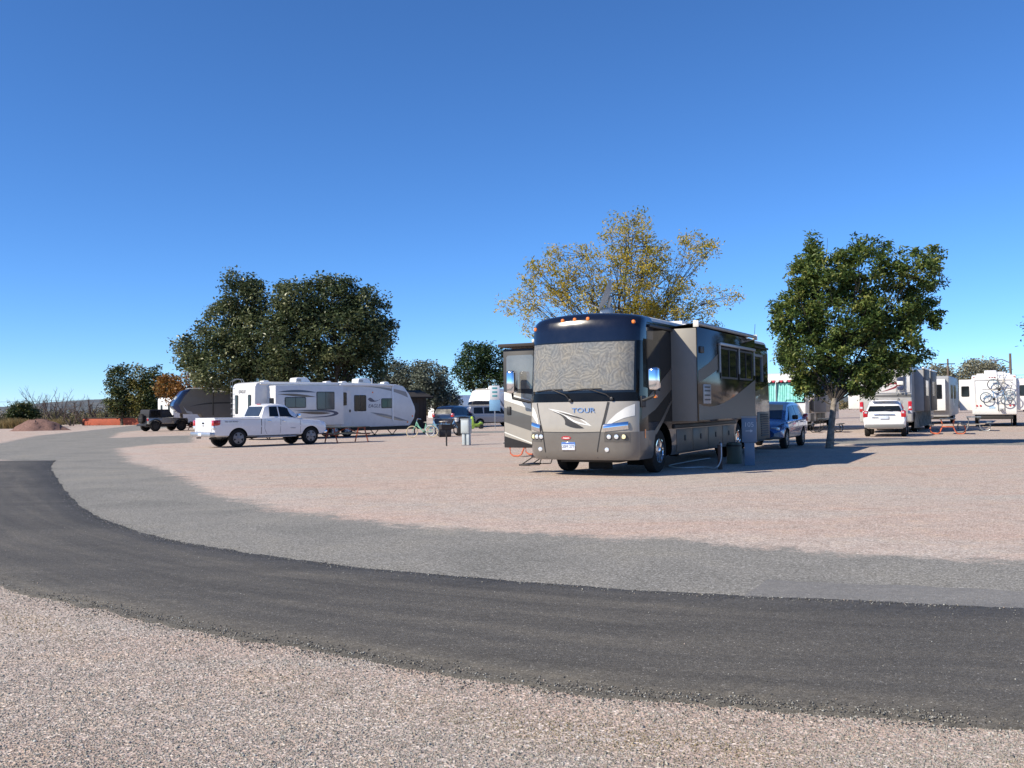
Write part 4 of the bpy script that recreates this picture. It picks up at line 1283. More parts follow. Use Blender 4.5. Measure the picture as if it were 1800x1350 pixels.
MB().rbox(-.05, .0, -1.25, 1.25, 1.84, 1.98, .02).build('rear_trim', mat('mid_grey_trim', (.10, .10, .10), .4), sm_)
MB().rbox(-.05, .05, -.8, .6, 1.45, 1.68, .02).build('engine_grille', grey_paint, sm_)
sp2 = bez((.0, 2.42), (-.3, 2.62), (-.6, 2.62), (-.85, 2.55), 8) + bez((-.85, 2.55), (-.65, 2.3), (-.3, 2.2), (.2, 2.12), 8) + bez((.2, 2.12), (-.2, 2.26), (-.5, 2.36), (-.6, 2.48), 8) + bez((-.6, 2.48), (-.4, 2.52), (-.2, 2.48), (0, 2.42), 6)[:-1]
MB().prism(sp2, 'x', -.047, -.052).build('red_swoosh', mat('dark_red_graphic', (.20, .02, .03), .35), sm_)
for z in (2.9, 3.05, 3.2):
    MB().box(-.052, -.046, -1.1, 1.0, z - .012, z + .012).build('pinstripe', SW_GREY, sm_)
for y in (-1.17, 1.17):
    tl = MB().rbox(-.06, .02, y - .09, y + .09, 1.1, 1.62, .02).build('tail_lamp', red_lens, sm_)
    MB().rbox(-.065, -.055, y - .06, y + .06, 1.25, 1.36, .004).build('reverse_lens', clear_lens, tl)
m = MB()
for y in (-.95, -.55):
    m.tube([(-.13, y, 1.95), (-.13, y, 3.3), (.05, y, 3.72), (.5, y, 3.6)], .022, 6)
for z in np.arange(2.05, 3.3, .27):
    m.tube([(-.13, -.95, z), (-.13, -.55, z)], .016, 6)
lad = m.build('ladder', steel, sm_)
for z, mt_ in ((2.95, ivory), (2.55, ivory), (2.3, SW_BLUE), (2.75, SW_BLUE)):
    MB().rbox(-.26, -.14, -.9, -.6, z - .1, z + .1, .03).build('strapped_bundle', mt_, lad)
camo = mat('camouflage_skirt', (.17, .17, .15), .9, var=.6, vs=3)
for x0, x1 in ((1.2, 4.2), (5.0, 8.6)):
    s_ = MB().rbox(x0, x1, -1.73, -1.2, 1.1, 3.25, .03).build('slide_out', grey_paint, sm_)
    MB().rbox(x0 - .01, x1 + .01, -1.75, -1.725, 1.08, 3.27, .01).build('slide_wall', mat('matt_brown_wall', (.075, .07, .066), .55, spec=.3), s_)
    MB().rbox(x0 - .05, x1 + .05, -1.77, -1.65, 3.27, 3.37, .03).build('topper_roller', white_paint, s_)
    MB().box(x0 + .8, x1 - .8, -1.757, -1.751, 1.9, 2.7).build('window', glass_dark, s_)
ls = MB().rbox(1.4, 4.2, 1.2, 2.05, 1.25, 3.0, .03).build('slide_out', cream_paint, sm_)
window_x(ls, 1.45, 1.9, 2.0, 2.75, 1.4)
us = np.linspace(.3, 9, 90)
MB().grid(lambda x, z: (x, -1.36 + .06 * math.sin(x * 7) * (1 - z), .25 + z * .8), us, [0, .5, 1]).build('skirt', camo, sm_, 60)
for x in (2.6, 9.5):
    for sg in (1, -1):
        wheel_part(sm_, x, sg * 1.1, .48, .28, sg, steel, 8, .58)
MB().rbox(.3, 11, -.9, .9, .3, .56, .02).build('chassis', rust_steel, sm_)
MB().rbox(1.5, 2.4, -.35, .35, 3.5, 3.72, .05).build('roof_air_conditioner', white_paint, sm_)

# --- grey fifth wheel beyond it
gy = thing('fifth_wheel_trailer', 'grey trailer with pale swoosh and a white slide-out beyond the silver motorhome', 'trailer', at_rear(1668, 66, 1.22), AX)
shell(gy, [(0, .5), (0, 3.2), (.15, 3.35), (9, 3.35), (9.6, 2.8), (9.8, 1.6), (9.2, .6)], 1.22, grey_paint)
s_ = MB().rbox(-.35, .3, -1.0, 1.2, .95, 3.12, .03).build('rear_bay', white_paint, gy)
window_x(s_, -.8, .1, 1.75, 2.75, -.35)
MB().rbox(.5, 5, 1.1, 1.9, .95, 3.05, .03).build('slide_out', white_paint, gy)
for x0, x1 in ((1.6, 3.4), (4.6, 6.4)):
    window_y(gy, x0, x1, 1.75, 2.75, -1.22, -1, glass_dark)
sp(gy, 'graphic', bez((1.0, .7), (4.5, 1.0), (6.0, 1.8), (7.5, 2.6)) + bez((7.5, 2.6), (5.5, 2.2), (4.8, 1.2), (3.2, 1.0)) + bez((3.2, 1.0), (2.0, .9), (1.5, .8), (1.0, .7))[1:-1], -1.22, ivory, -1)
sp(gy, 'graphic', bez((3.4, 1.7), (3.5, 1.1), (4.5, 1.1), (5.4, 1.5)) + bez((5.4, 1.5), (4.6, 1.3), (4.2, 1.5), (4.4, 2.2)) + [(3.6, 2.3)], -1.22, white_paint, -1, .006)
trailer_wheels(gy, (4.2, 5.1), 1.22)
MB().rbox(.1, 9, -1, 1, .34, .52, .02).build('chassis', rust_steel, gy)

# --- white trailer with bicycles on its rear rack
bt = thing('travel_trailer', 'white trailer with two bicycles racked on its lit rear wall', 'trailer', at_rear(1787, 57.5, 1.22), AX + R(1))
shell(bt, [(0, .72), (-.05, 1.0), (-.02, 2.9), (.08, 3.1), (.3, 3.16), (8.5, 3.16), (9.0, 2.4), (9.0, .6)], 1.22, white_paint, .07)
m = MB()
m.prism([(1.06, 1.1), (1.12, 2.85), (1.06, 2.92), (-.98, 2.92), (-1.02, 2.85), (-1.02, 2.82), (1.04, 2.82), (.99, 1.1)], 'x', -.04, -.062)
m.build('moulding', cream_paint, bt)
for y in (.95, .75, -.85, -1.05):
    MB().lathe([(.06, -.07), (.06, -.03)], (0, y, 1.28), 'x', 12).build('tail_lamp', red_lens, bt)
for y in (1.1, .25, .1, -.05, -1.1):
    MB().rbox(-.03, .03, y - .05, y + .05, 3.0, 3.04, .01).build('clearance_lamp', red_lens, bt)
MB().box(-.054, -.051, -.2, .65, 2.26, 2.31).build('faded_lettering', mat('pale_grey_print', (.5, .5, .5), .5), bt)
MB().prism([(-.05, 1.1), (.3, 1.1), (.3, 1.2), (.13, 1.3), (-.05, 1.2)], 'x', -.054, -.057).build('maker_mark', mat('pale_blue_print', (.35, .5, .65), .5), bt)
for sg, yy in ((1, 1.22), (-1, -1.22)):
    s_ = MB().rbox(.25, 4.5, min(yy - sg * .1, yy + sg * .72), max(yy - sg * .1, yy + sg * .72), 1.0, 2.9, .03).build('slide_out', white_paint, bt)
    window_x(s_, min(yy + sg * .15, yy + sg * .6), max(yy + sg * .15, yy + sg * .6), 1.85, 2.5, .25)
roof_ac(bt, 1.6, .2, 3.14, .9)
roof_ac(bt, 5.4, -.3, 3.14, .9)
for x, y in ((.8, .75), (1.2, -.7), (3.5, .6)):
    MB().rbox(x - .2, x + .2, y - .2, y + .2, 3.14, 3.26, .03).build('roof_vent', white_paint, bt)
trailer_wheels(bt, (3.8, 4.7), 1.22)
MB().rbox(.1, 8.8, -1, 1, .45, .74, .02).build('chassis', rust_steel, bt)
m = MB().tube([(-.1, -.55, .95), (-.1, -.55, 3.3), (.2, -.55, 3.36)], .018, 6).tube([(-.1, -.2, .95), (-.1, -.2, 3.3), (.2, -.2, 3.36)], .018, 6)
for z in np.arange(1.1, 3.2, .33):
    m.tube([(-.1, -.55, z), (-.1, -.2, z)], .013, 6)
m.build('ladder', steel, bt)
m = MB()
for y in (-.9, .9):
    m.tube([(.9, y, .5), (.6, y, .02)], .035, 6).tube([(.3, y, .5), (.6, y, .02)], .035, 6)
m.build('stabiliser', rust_steel, bt)
# ------------------------------------------------------------------ cars
class Car:
    """stations: (x, z_bottom, w_sill, z_mid, w_mid, z_belt, w_belt, z_roof, w_roof), tail to nose"""
    def __init__(s, st):
        s.st = st
    def par(s, x):
        st = s.st
        if x <= st[0][0]:
            return st[0]
        for a, b in zip(st[:-1], st[1:]):
            if x <= b[0]:
                t = (x - a[0]) / (b[0] - a[0] + 1e-9)
                return tuple(p + (q - p) * t for p, q in zip(a, b))
        return st[-1]
    def half(s, p):
        x, zb, ws, zm, wm, zt, wb, zr, wr = p
        return [(x, ws - .14, zb), (x, ws, zb + .07), (x, wm, zm), (x, wb, zt - .02), (x, wb - .025, zt), (x, wr + .012, max(zr - .07, zt + .004)), (x, wr - .09, max(zr - .012, zt + .008)), (x, 0, max(zr + .018, zt + .03))]
    def mesh(s, mats):
        rings = []
        for p in s.st:
            h = s.half(p)
            rings.append(h + [(x, -y, z) for x, y, z in reversed(h[:-1])])
        return MB().loft(rings).mesh('body', mats, 35)
    def green(s, x, t, sg, off=.008):
        h = s.half(s.par(x))
        a, b = h[4], h[5]
        return (x, sg * (a[1] + (b[1] - a[1]) * t + off), a[2] + (b[2] - a[2]) * t)
    def side(s, x, z, sg, off=.006):
        h = s.half(s.par(x))
        for a, b in zip(h[:4], h[1:5]):
            if z <= b[2]:
                t = max(0, min(1, (z - a[2]) / (b[2] - a[2] + 1e-9)))
                return (x, sg * (a[1] + (b[1] - a[1]) * t + off), z)
        return (x, sg * (h[4][1] + off), z)
    def top(s, x, y, off=.008):
        h = s.half(s.par(x))
        y0 = h[6][1]
        t = min(1, abs(y) / y0)
        return (x, y, h[7][2] + (h[6][2] - h[7][2]) * t + off)
    def glass(s, root, pts, name='window', mt=None):
        for sg in (-1, 1):
            MB().sheet(pts, lambda x, t, sg=sg: s.green(x, t, sg), .2).build(name, mt or glass_dark, root, 60)
    def topglass(s, root, x0, x1, name, mt=None, k=.97, off=.01):
        us = np.linspace(-1, 1, 9)
        def fn(u, v):
            x = x0 + (x1 - x0) * v
            w = s.half(s.par(x))[6][1] * k
            return s.top(x, u * w, off)
        MB().grid(fn, us, np.linspace(0, 1, 5)).build(name, mt or glass_dark, root, 60)
    def line(s, root, pts, w=.012, mt=None, name='door_seam', sides=(-1, 1)):
        for sg in sides:
            m = MB()
            for (xa, za), (xb, zb) in zip(pts[:-1], pts[1:]):
                k = max(1, int(math.hypot(xb - xa, zb - za) / .12))
                for j in range(k):
                    a = (xa + (xb - xa) * j / k, za + (zb - za) * j / k)
                    c = (xa + (xb - xa) * (j + 1) / k, za + (zb - za) * (j + 1) / k)
                    L = math.hypot(c[0] - a[0], c[1] - a[1]) + 1e-9
                    nx, nz = -(c[1] - a[1]) / L * w / 2, (c[0] - a[0]) / L * w / 2
                    m.add([s.side(x, z, sg, .004) for x, z in ((a[0] + nx, a[1] + nz), (c[0] + nx, c[1] + nz), (c[0] - nx, c[1] - nz), (a[0] - nx, a[1] - nz))], [(0, 1, 2, 3)])
            m.build(name, mt or black_trim, root, 0)
def build_car(root, st, paint, axles, r, w, hw, rim=alloy, spokes=5, lower=None, arch=1.16):
    c = Car(st)
    me = c.mesh([paint, black_trim] + ([lower] if lower else []))
    if lower:
        zs = [0.0] * len(me.vertices) * 3
        for p in me.polygons:
            if p.center.z < .52:
                p.material_index = 2
    o = obj('body', me, root)
    cs = []
    for x in axles:
        cs += [cyl_mesh(x, r, r * arch, hw - .36, hw + .3), cyl_mesh(x, r, r * arch, -hw - .3, -hw + .36)]
    cut(o, cs)
    for x in axles:
        for sg in (-1, 1):
            wheel_part(root, x, sg * (hw - w / 2 - .015), r, w, sg, rim, spokes)
    MB().rbox(st[0][0] + .6, st[-1][0] - .6, -hw + .55, hw - .55, r * .9, .54, .02).build('underbody', black_trim, root)
    return c
def lamp_box(root, name, mt, x0, x1, y0, y1, z0, z1, r=.02):
    return MB().rbox(min(x0, x1), max(x0, x1), min(y0, y1), max(y0, y1), z0, z1, r).build(name, mt, root)

# --- white pickup (origin on the ground under the rear axle)
car_white = mat('white_car_paint', (.78, .78, .79), .25, coat=1, var=.02)
pk = thing('pickup_truck', 'white four door pickup with covered bed parked nose toward the picnic table', 'pickup', (-12.85, 43.2), math.atan2(.69, .724))
st = [(-1.16, .58, .86, .95, .93, 1.22, .93, 1.24, .90), (-1.10, .50, .93, .95, .99, 1.26, .975, 1.29, .93), (-.9, .47, .95, .95, 1.005, 1.27, .985, 1.30, .94), (1.10, .44, .95, .92, 1.005, 1.27, .985, 1.30, .94),
      (1.16, .44, .95, .92, 1.005, 1.28, .985, 1.34, .90), (1.40, .44, .95, .92, 1.005, 1.29, .985, 1.84, .74), (1.62, .44, .95, .92, 1.005, 1.29, .985, 1.92, .72), (2.1, .44, .95, .92, 1.005, 1.285, .985, 1.93, .72), (2.5, .44, .95, .92, 1.005, 1.27, .985, 1.87, .73),
      (2.95, .44, .95, .9, 1.005, 1.24, .98, 1.52, .80), (3.22, .44, .95, .9, 1.005, 1.215, .98, 1.26, .88), (3.3, .44, .95, .9, 1.005, 1.205, .975, 1.235, .9), (4.1, .44, .95, .88, 1.0, 1.13, .95, 1.18, .86), (4.42, .46, .93, .85, .97, 1.06, .92, 1.12, .80), (4.58, .55, .86, .8, .88, .95, .84, .99, .70)]
pc = build_car(pk, st, car_white, (0, 3.7), .405, .27, 1.0, alloy, 5)
pc.glass(pk, [(1.55, .1), (2.02, .1), (2.02, .9), (1.62, .9)])
pc.glass(pk, [(2.08, .1), (3.0, .1), (2.9, .3), (2.55, .9), (2.08, .9)])
pc.topglass(pk, 2.56, 3.18, 'windscreen')
MB().grid(lambda y, t: (1.165 + .215 * t + -.012, y, 1.37 + .44 * t), np.linspace(-.66, .66, 7), [0, .5, 1]).build('rear_window', glass_blue, pk)
pc.line(pk, [(1.12, .56), (1.12, 1.24)], .03)
pc.line(pk, [(1.3, 1.24), (1.28, .8), (1.4, .56)])
pc.line(pk, [(2.1, 1.24), (2.08, .56)])
pc.line(pk, [(3.12, 1.2), (3.14, .56)])
pc.line(pk, [(-1.0, 1.245), (1.08, 1.245)], .012)
tg = MB().rbox(-1.19, -1.15, -.78, .78, .72, 1.24, .015).build('tailgate', car_white, pk)
MB().rbox(-1.205, -1.185, -.12, .12, 1.05, 1.13, .01).build('handle', black_trim, tg)
MB().lathe([(.05, -.006), (.05, .0)], (-1.192, .0, .98), 'x', 14).build('badge', LET, tg)
MB().rbox(-1.12, 1.1, -.93, .93, 1.28, 1.325, .015).build('bed_cover', car_white, pk)
satin = mat('satin_chrome', (.5, .5, .51), .35, metal=.8)
bmp = MB().rbox(-1.36, -1.1, -.96, .96, .50, .70, .04).build('rear_bumper', satin, pk)
MB().rbox(-1.37, -1.33, -.17, .17, .54, .66, .01).build('licence_plate', pm, bmp)
MB().rbox(-1.5, -1.3, -.04, .04, .42, .48, .01).build('tow_hitch', rust_steel, bmp)
MB().tube([(-.9, -.66, .44), (-1.25, -.72, .42)], .04, 8).build('tailpipe', rust_steel, pk)
for sg in (-1, 1):
    tl = lamp_box(pk, 'tail_lamp', red_lens, -1.2, -.86, sg * .80, sg * 1.0, .98, 1.22)
    lamp_box(tl, 'reverse_lens', clear_lens, -1.195, -1.05, sg * .82, sg * .985, .82, .97)
    lamp_box(pk, 'headlamp', clear_lens, 4.2, 4.5, sg * .66, sg * .93, .84, 1.04, .04)
    mm_ = lamp_box(pk, 'mirror', chrome, 2.86, 3.02, sg * 1.0, sg * 1.22, 1.24, 1.46, .04)
    lamp_box(pk, 'door_handle', chrome, 2.16, 2.34, sg * .995, sg * 1.04, 1.12, 1.16, .01)
    lamp_box(pk, 'door_handle', chrome, 1.42, 1.6, sg * .995, sg * 1.04, 1.12, 1.16, .01)
    lamp_box(pk, 'running_board', satin, .9, 2.9, sg * .86, sg * 1.02, .40, .44, .015)
text('TRD OFF-ROAD', .09, pk, (-.36, -1.012, 1.14), '-y', LET, 'lettering', .002, .15)
text('TUNDRA', .07, pk, (2.72, -1.014, .80), '-y', SW_GREY, 'lettering', .002)
MB().rbox(4.5, 4.62, -.55, .55, .62, .98, .03).build('grille', black_trim, pk)
MB().rbox(4.42, 4.66, -.9, .9, .5, .66, .05).build('front_bumper', chrome, pk)
MB().rbox(1.50, 1.58, -.16, .16, 1.90, 1.93, .01).build('brake_lamp', red_lens, pk)

# --- blue compact sport utility car behind the motorhome (nose toward it)
blue_met = mat('blue_metallic_paint', (.05, .12, .30), .25, metal=.5, coat=1, var=.05)
grey_clad = mat('grey_lower_cladding', (.20, .21, .23), .4, coat=.2)
def suv_stations(L, hw, H, tail=.15):
    h = hw
    return [(0, .48, h - .14, .75, h - .07, .98, h - .10, 1.06, h - .25), (.06, .42, h - .06, .75, h - .02, 1.02, h - .05, 1.2, h - .24), (.2, .38, h - .04, .75, h, 1.03, h - .03, H - .22, h - .27),
            (.45, .36, h - .04, .75, h, 1.03, h - .03, H - .04, h - .27), (1.0, .34, h - .04, .75, h, 1.02, h - .03, H, h - .27), (2.0, .34, h - .04, .72, h, 1.0, h - .03, H + .0, h - .27), (2.5, .34, h - .04, .72, h, .985, h - .03, H - .05, h - .28),
            (3.35, .34, h - .04, .70, h, .96, h - .05, 1.02, h - .16), (3.42, .34, h - .04, .70, h, .955, h - .05, .985, h - .14), (L - .45, .34, h - .04, .68, h - .02, .86, h - .10, .90, h - .2), (L - .12, .36, h - .1, .62, h - .1, .74, h - .2, .78, h - .32), (L, .4, h - .28, .56, h - .26, .66, h - .34, .68, h - .45)]
def suv(name, label, loc, rz, paint, lower=None, rim=alloy, L=4.55, hw=.91, H=1.66, rails=True, group=None):
    r = thing(name, label, 'car', loc, rz, group)
    c = build_car(r, suv_stations(L, hw, H), paint, (.92, L - .95), .345, .23, hw, rim, 6, lower)
    c.glass(r, [(.32, .14), (.78, .12), (.86, .88), (.5, .86)])
    c.glass(r, [(.90, .12), (1.72, .12), (1.72, .9), (.94, .9)])
    c.glass(r, [(1.80, .12), (3.0, .14), (2.9, .3), (2.46, .88), (1.80, .9)])
    c.topglass(r, 2.58, 3.3, 'windscreen', glass_blue)
    rw = MB().grid(lambda u, v: (.055 + .15 * v - .035 - .0 * abs(u), u * (hw - .2 - .09 * v), 1.12 + (H - .32 - 1.12) * v + .06), np.linspace(-1, 1, 7), [0, .5, 1]).build('rear_window', glass_dark, r)
    for x in (1.76, .86):
        c.line(r, [(x, .99), (x + .02, .42)])
    c.line(r, [(3.15, .96), (3.05, .42)])
    for sg in (-1, 1):
        lamp_box(r, 'mirror', black_trim if lower else paint, 2.75, 2.92, sg * hw, sg * (hw + .2), 1.02, 1.18, .04)
        lamp_box(r, 'door_handle', paint, 1.92, 2.1, sg * (hw - .01), sg * (hw + .03), .9, .935, .01)
        lamp_box(r, 'door_handle', paint, 1.02, 1.2, sg * (hw - .01), sg * (hw + .03), .9, .935, .01)
        tl = lamp_box(r, 'tail_lamp', red_lens, -.02, .22, sg * (hw - .22), sg * (hw - .0), .9, 1.2, .04)
        lamp_box(tl, 'reverse_lens', clear_lens, -.03, .0, sg * (hw - .19), sg * (hw - .08), 1.08, 1.16, .01)
        lamp_box(r, 'headlamp', clear_lens, L - .42, L - .1, sg * (hw - .42), sg * (hw - .12), .64, .78, .04)
        if rails:
            MB().tube([(.55, sg * (hw - .34), H + .0), (.62, sg * (hw - .34), H + .06), (2.2, sg * (hw - .34), H + .06), (2.3, sg * (hw - .34), H - .01)], .016, 6).build('roof_rail', black_trim, r)
    return r, c
ax28 = Vector((.4772, .8788, 0))
fwd28 = -ax28
nose = Vector((9.35, 33.2, 0))
bs, _ = suv('sport_utility_car', 'blue metallic sport utility car parked tight behind the big motorhome', tuple(nose + ax28 * 4.4 + Vector((-.82, .30, 0))), math.atan2(-.8788, -.4772), blue_met, grey_clad)

# --- white sport utility car seen from behind
wv, _ = suv('sport_utility_car', 'white sport utility car seen from behind, parked at the silver motorhome', (16.95, 43.6), R(66), car_white, None, alloy, 4.7, .92, 1.68)
MB().rbox(-.05, .0, -.45, .45, 1.0, 1.05, .015).build('chrome_bar', chrome, wv)
pl = MB().rbox(-.045, -.0, -.19, .19, .82, .96, .01).build('licence_plate', pm, wv)
MB().rbox(-.06, .12, -.84, .84, .42, .58, .03).build('rear_bumper', mat('grey_plastic', (.16, .16, .16), .6), wv)
MB().rbox(.1, .42, -.55, .55, 1.63, 1.67, .015).build('spoiler', car_white, wv)
MB().rbox(-.035, .0, .25, .55, .88, .91, .004).build('badge', chrome, wv)
MB().tube([(.02, 0, 1.2), (-.06, -.28, 1.25)], .012, 5).build('rear_wiper', black_trim, wv)

# --- dark blue sport utility car and grey van in the distance
navy_car = mat('dark_blue_car_paint', (.012, .02, .045), .2, metal=.3, coat=1, var=.05)
dv_, _ = suv('sport_utility_car', 'dark blue sport utility car standing before the dark shed', (-5.55, 76.0), R(64), navy_car, None, alloy, 4.9, .97, 1.78)
van_grey = mat('grey_blue_van_paint', (.24, .26, .30), .3, metal=.3, coat=1, var=.04)
vn = thing('minivan', 'grey minivan with painted slogan on its white rear window and dark roof box', 'van', (-4.0, 79.5), R(27))
hv = .97
vst = [(0, .46, hv - .12, .8, hv - .05, 1.05, hv - .07, 1.12, hv - .2), (.08, .40, hv - .05, .8, hv, 1.07, hv - .03, 1.3, hv - .2), (.3, .36, hv - .04, .8, hv, 1.07, hv - .03, 1.74, hv - .24), (.7, .34, hv - .04, .8, hv, 1.06, hv - .03, 1.79, hv - .24), (2.6, .34, hv - .04, .78, hv, 1.04, hv - .03, 1.79, hv - .25), (3.1, .34, hv - .04, .78, hv, 1.02, hv - .03, 1.70, hv - .27), (4.0, .34, hv - .04, .74, hv, .99, hv - .06, 1.05, hv - .16), (4.7, .34, hv - .06, .7, hv - .03, .86, hv - .1, .90, hv - .2), (5.1, .4, hv - .25, .58, hv - .25, .7, hv - .32, .72, hv - .45)]
c = build_car(vn, vst, van_grey, (1.0, 4.1), .34, .23, hv, alloy, 6)
for x0, x1 in ((.45, 1.3), (1.4, 2.3), (2.4, 3.45)):
    c.glass(vn, [(x0, .12), (x1, .12), (min(x1, 3.1), .88), (x0 + .06, .88)])
c.topglass(vn, 3.16, 3.95, 'windscreen')
rwv = MB().grid(lambda u, v: (.08 + .2 * v - .02, u * (hv - .2 - .05 * v), 1.14 + .52 * v), np.linspace(-1, 1, 5), [0, .5, 1]).build('rear_window', mat('window_paint_white', (.7, .7, .68), .5), vn)
MB().box(.14, .15, -.1, .15, 1.33, 1.47).build('painted_heart', red_lens, rwv)
for a, w_ in ((-.5, .1), (-.33, .08), (.3, .1), (.48, .08)):
    MB().box(.12, .135, a - w_ / 2, a + w_ / 2, 1.28, 1.5).build('painted_letter', LET, rwv)
tg = MB().rbox(-.02, .05, -.8, .8, .6, 1.12, .03).build('tailgate', white_paint, vn)
for sg in (-1, 1):
    lamp_box(vn, 'tail_lamp', red_lens, -.02, .15, sg * (hv - .2), sg * (hv - .02), .95, 1.3, .03)
    lamp_box(vn, 'mirror', van_grey, 3.35, 3.5, sg * hv, sg * (hv + .2), 1.1, 1.28, .04)
bx = MB().prism([(.5, 1.86), (.6, 2.1), (1.2, 2.2), (2.2, 2.16), (2.6, 1.95), (2.5, 1.86)], 'y', -.45, .45, 0, .05).build('roof_box', black_trim, vn)

# --- black topped open-country car (left)
jp_grey = mat('warm_silver_paint', (.34, .33, .31), .3, metal=.4, coat=1, var=.04)
jp = thing('off_road_car', 'silver off-road car with black soft top and rear spare wheel', 'car', (-30.9, 81.6), R(50))
hj = .80
MB().prism([(-.6, .62), (-.6, 1.16), (1.3, 1.16), (2.0, 1.14), (2.05, 1.12), (3.05, 1.08), (3.12, .9), (3.1, .66), (2.8, .62)], 'y', -hj + .02, hj - .02, 0, .04).build('body', jp_grey, jp, 40)
tp = MB().prism([(-.58, 1.165), (-.50, 1.80), (-.40, 1.86), (1.25, 1.86), (1.32, 1.82), (1.75, 1.165)], 'y', -hj + .05, hj - .05, 0, .04).build('soft_top', mat('black_canvas', (.02, .022, .028), .8), jp, 40)
for sg in (-1, 1):
    yy = sg * (hj - .05)
    MB().prism([(-.42, 1.24), (-.36, 1.74), (.5, 1.74), (.5, 1.24)], 'y', yy, yy + sg * .006).build('side_window', glass_dark, tp)
    dd = MB().prism([(.62, .7), (.62, 1.155), (1.62, 1.15), (1.55, .7)], 'y', sg * (hj - .02), sg * (hj + .0)).build('door', jp_grey, jp)
    MB().prism([(.66, 1.2), (.66, 1.78), (1.24, 1.78), (1.58, 1.2)], 'y', yy, yy + sg * .01).build('door_window', glass_blue, dd)
    for x in (0, 2.42):
        fl = []
        for i in range(9):
            a = R(165 - 150 * i / 8)
            fl.append((x + .60 * math.cos(a), .46 + .58 * math.sin(a)))
        for i in range(9):
            a = R(15 + 150 * i / 8)
            fl.append((x + .50 * math.cos(a), .46 + .49 * math.sin(a)))
        MB().prism(fl, 'y', min(sg * .66, sg * .95), max(sg * .66, sg * .95)).build('fender_flare', black_trim, jp)
        wheel_part(jp, x, sg * .80, .44, .27, sg, rust_steel, 5)
    lamp_box(jp, 'tail_lamp', red_lens, -.66, -.58, sg * .62, sg * .78, .9, 1.1, .01)
    lamp_box(jp, 'mirror', black_trim, 1.5, 1.62, sg * .82, sg * 1.0, 1.18, 1.36, .03)
    MB().lathe([(.12, 0), (.12, .06), (.08, .09)], (3.1, sg * .5, .94), 'x', 14).build('headlamp', clear_lens, jp)
sw = wheel_part(jp, -.82, 0, .42, .26, 1, rust_steel, 5)
sw.name = 'spare_wheel'
sw.rotation_euler = (0, 0, R(90))
sw.location.z = 1.08
MB().rbox(-.85, -.6, -.78, .78, .46, .62, .03).build('rear_bumper', black_trim, jp)
MB().rbox(3.1, 3.3, -.75, .75, .5, .66, .03).build('front_bumper', black_trim, jp)
MB().rbox(-.3, 3.0, -.5, .5, .36, .64, .03).build('underbody', black_trim, jp)

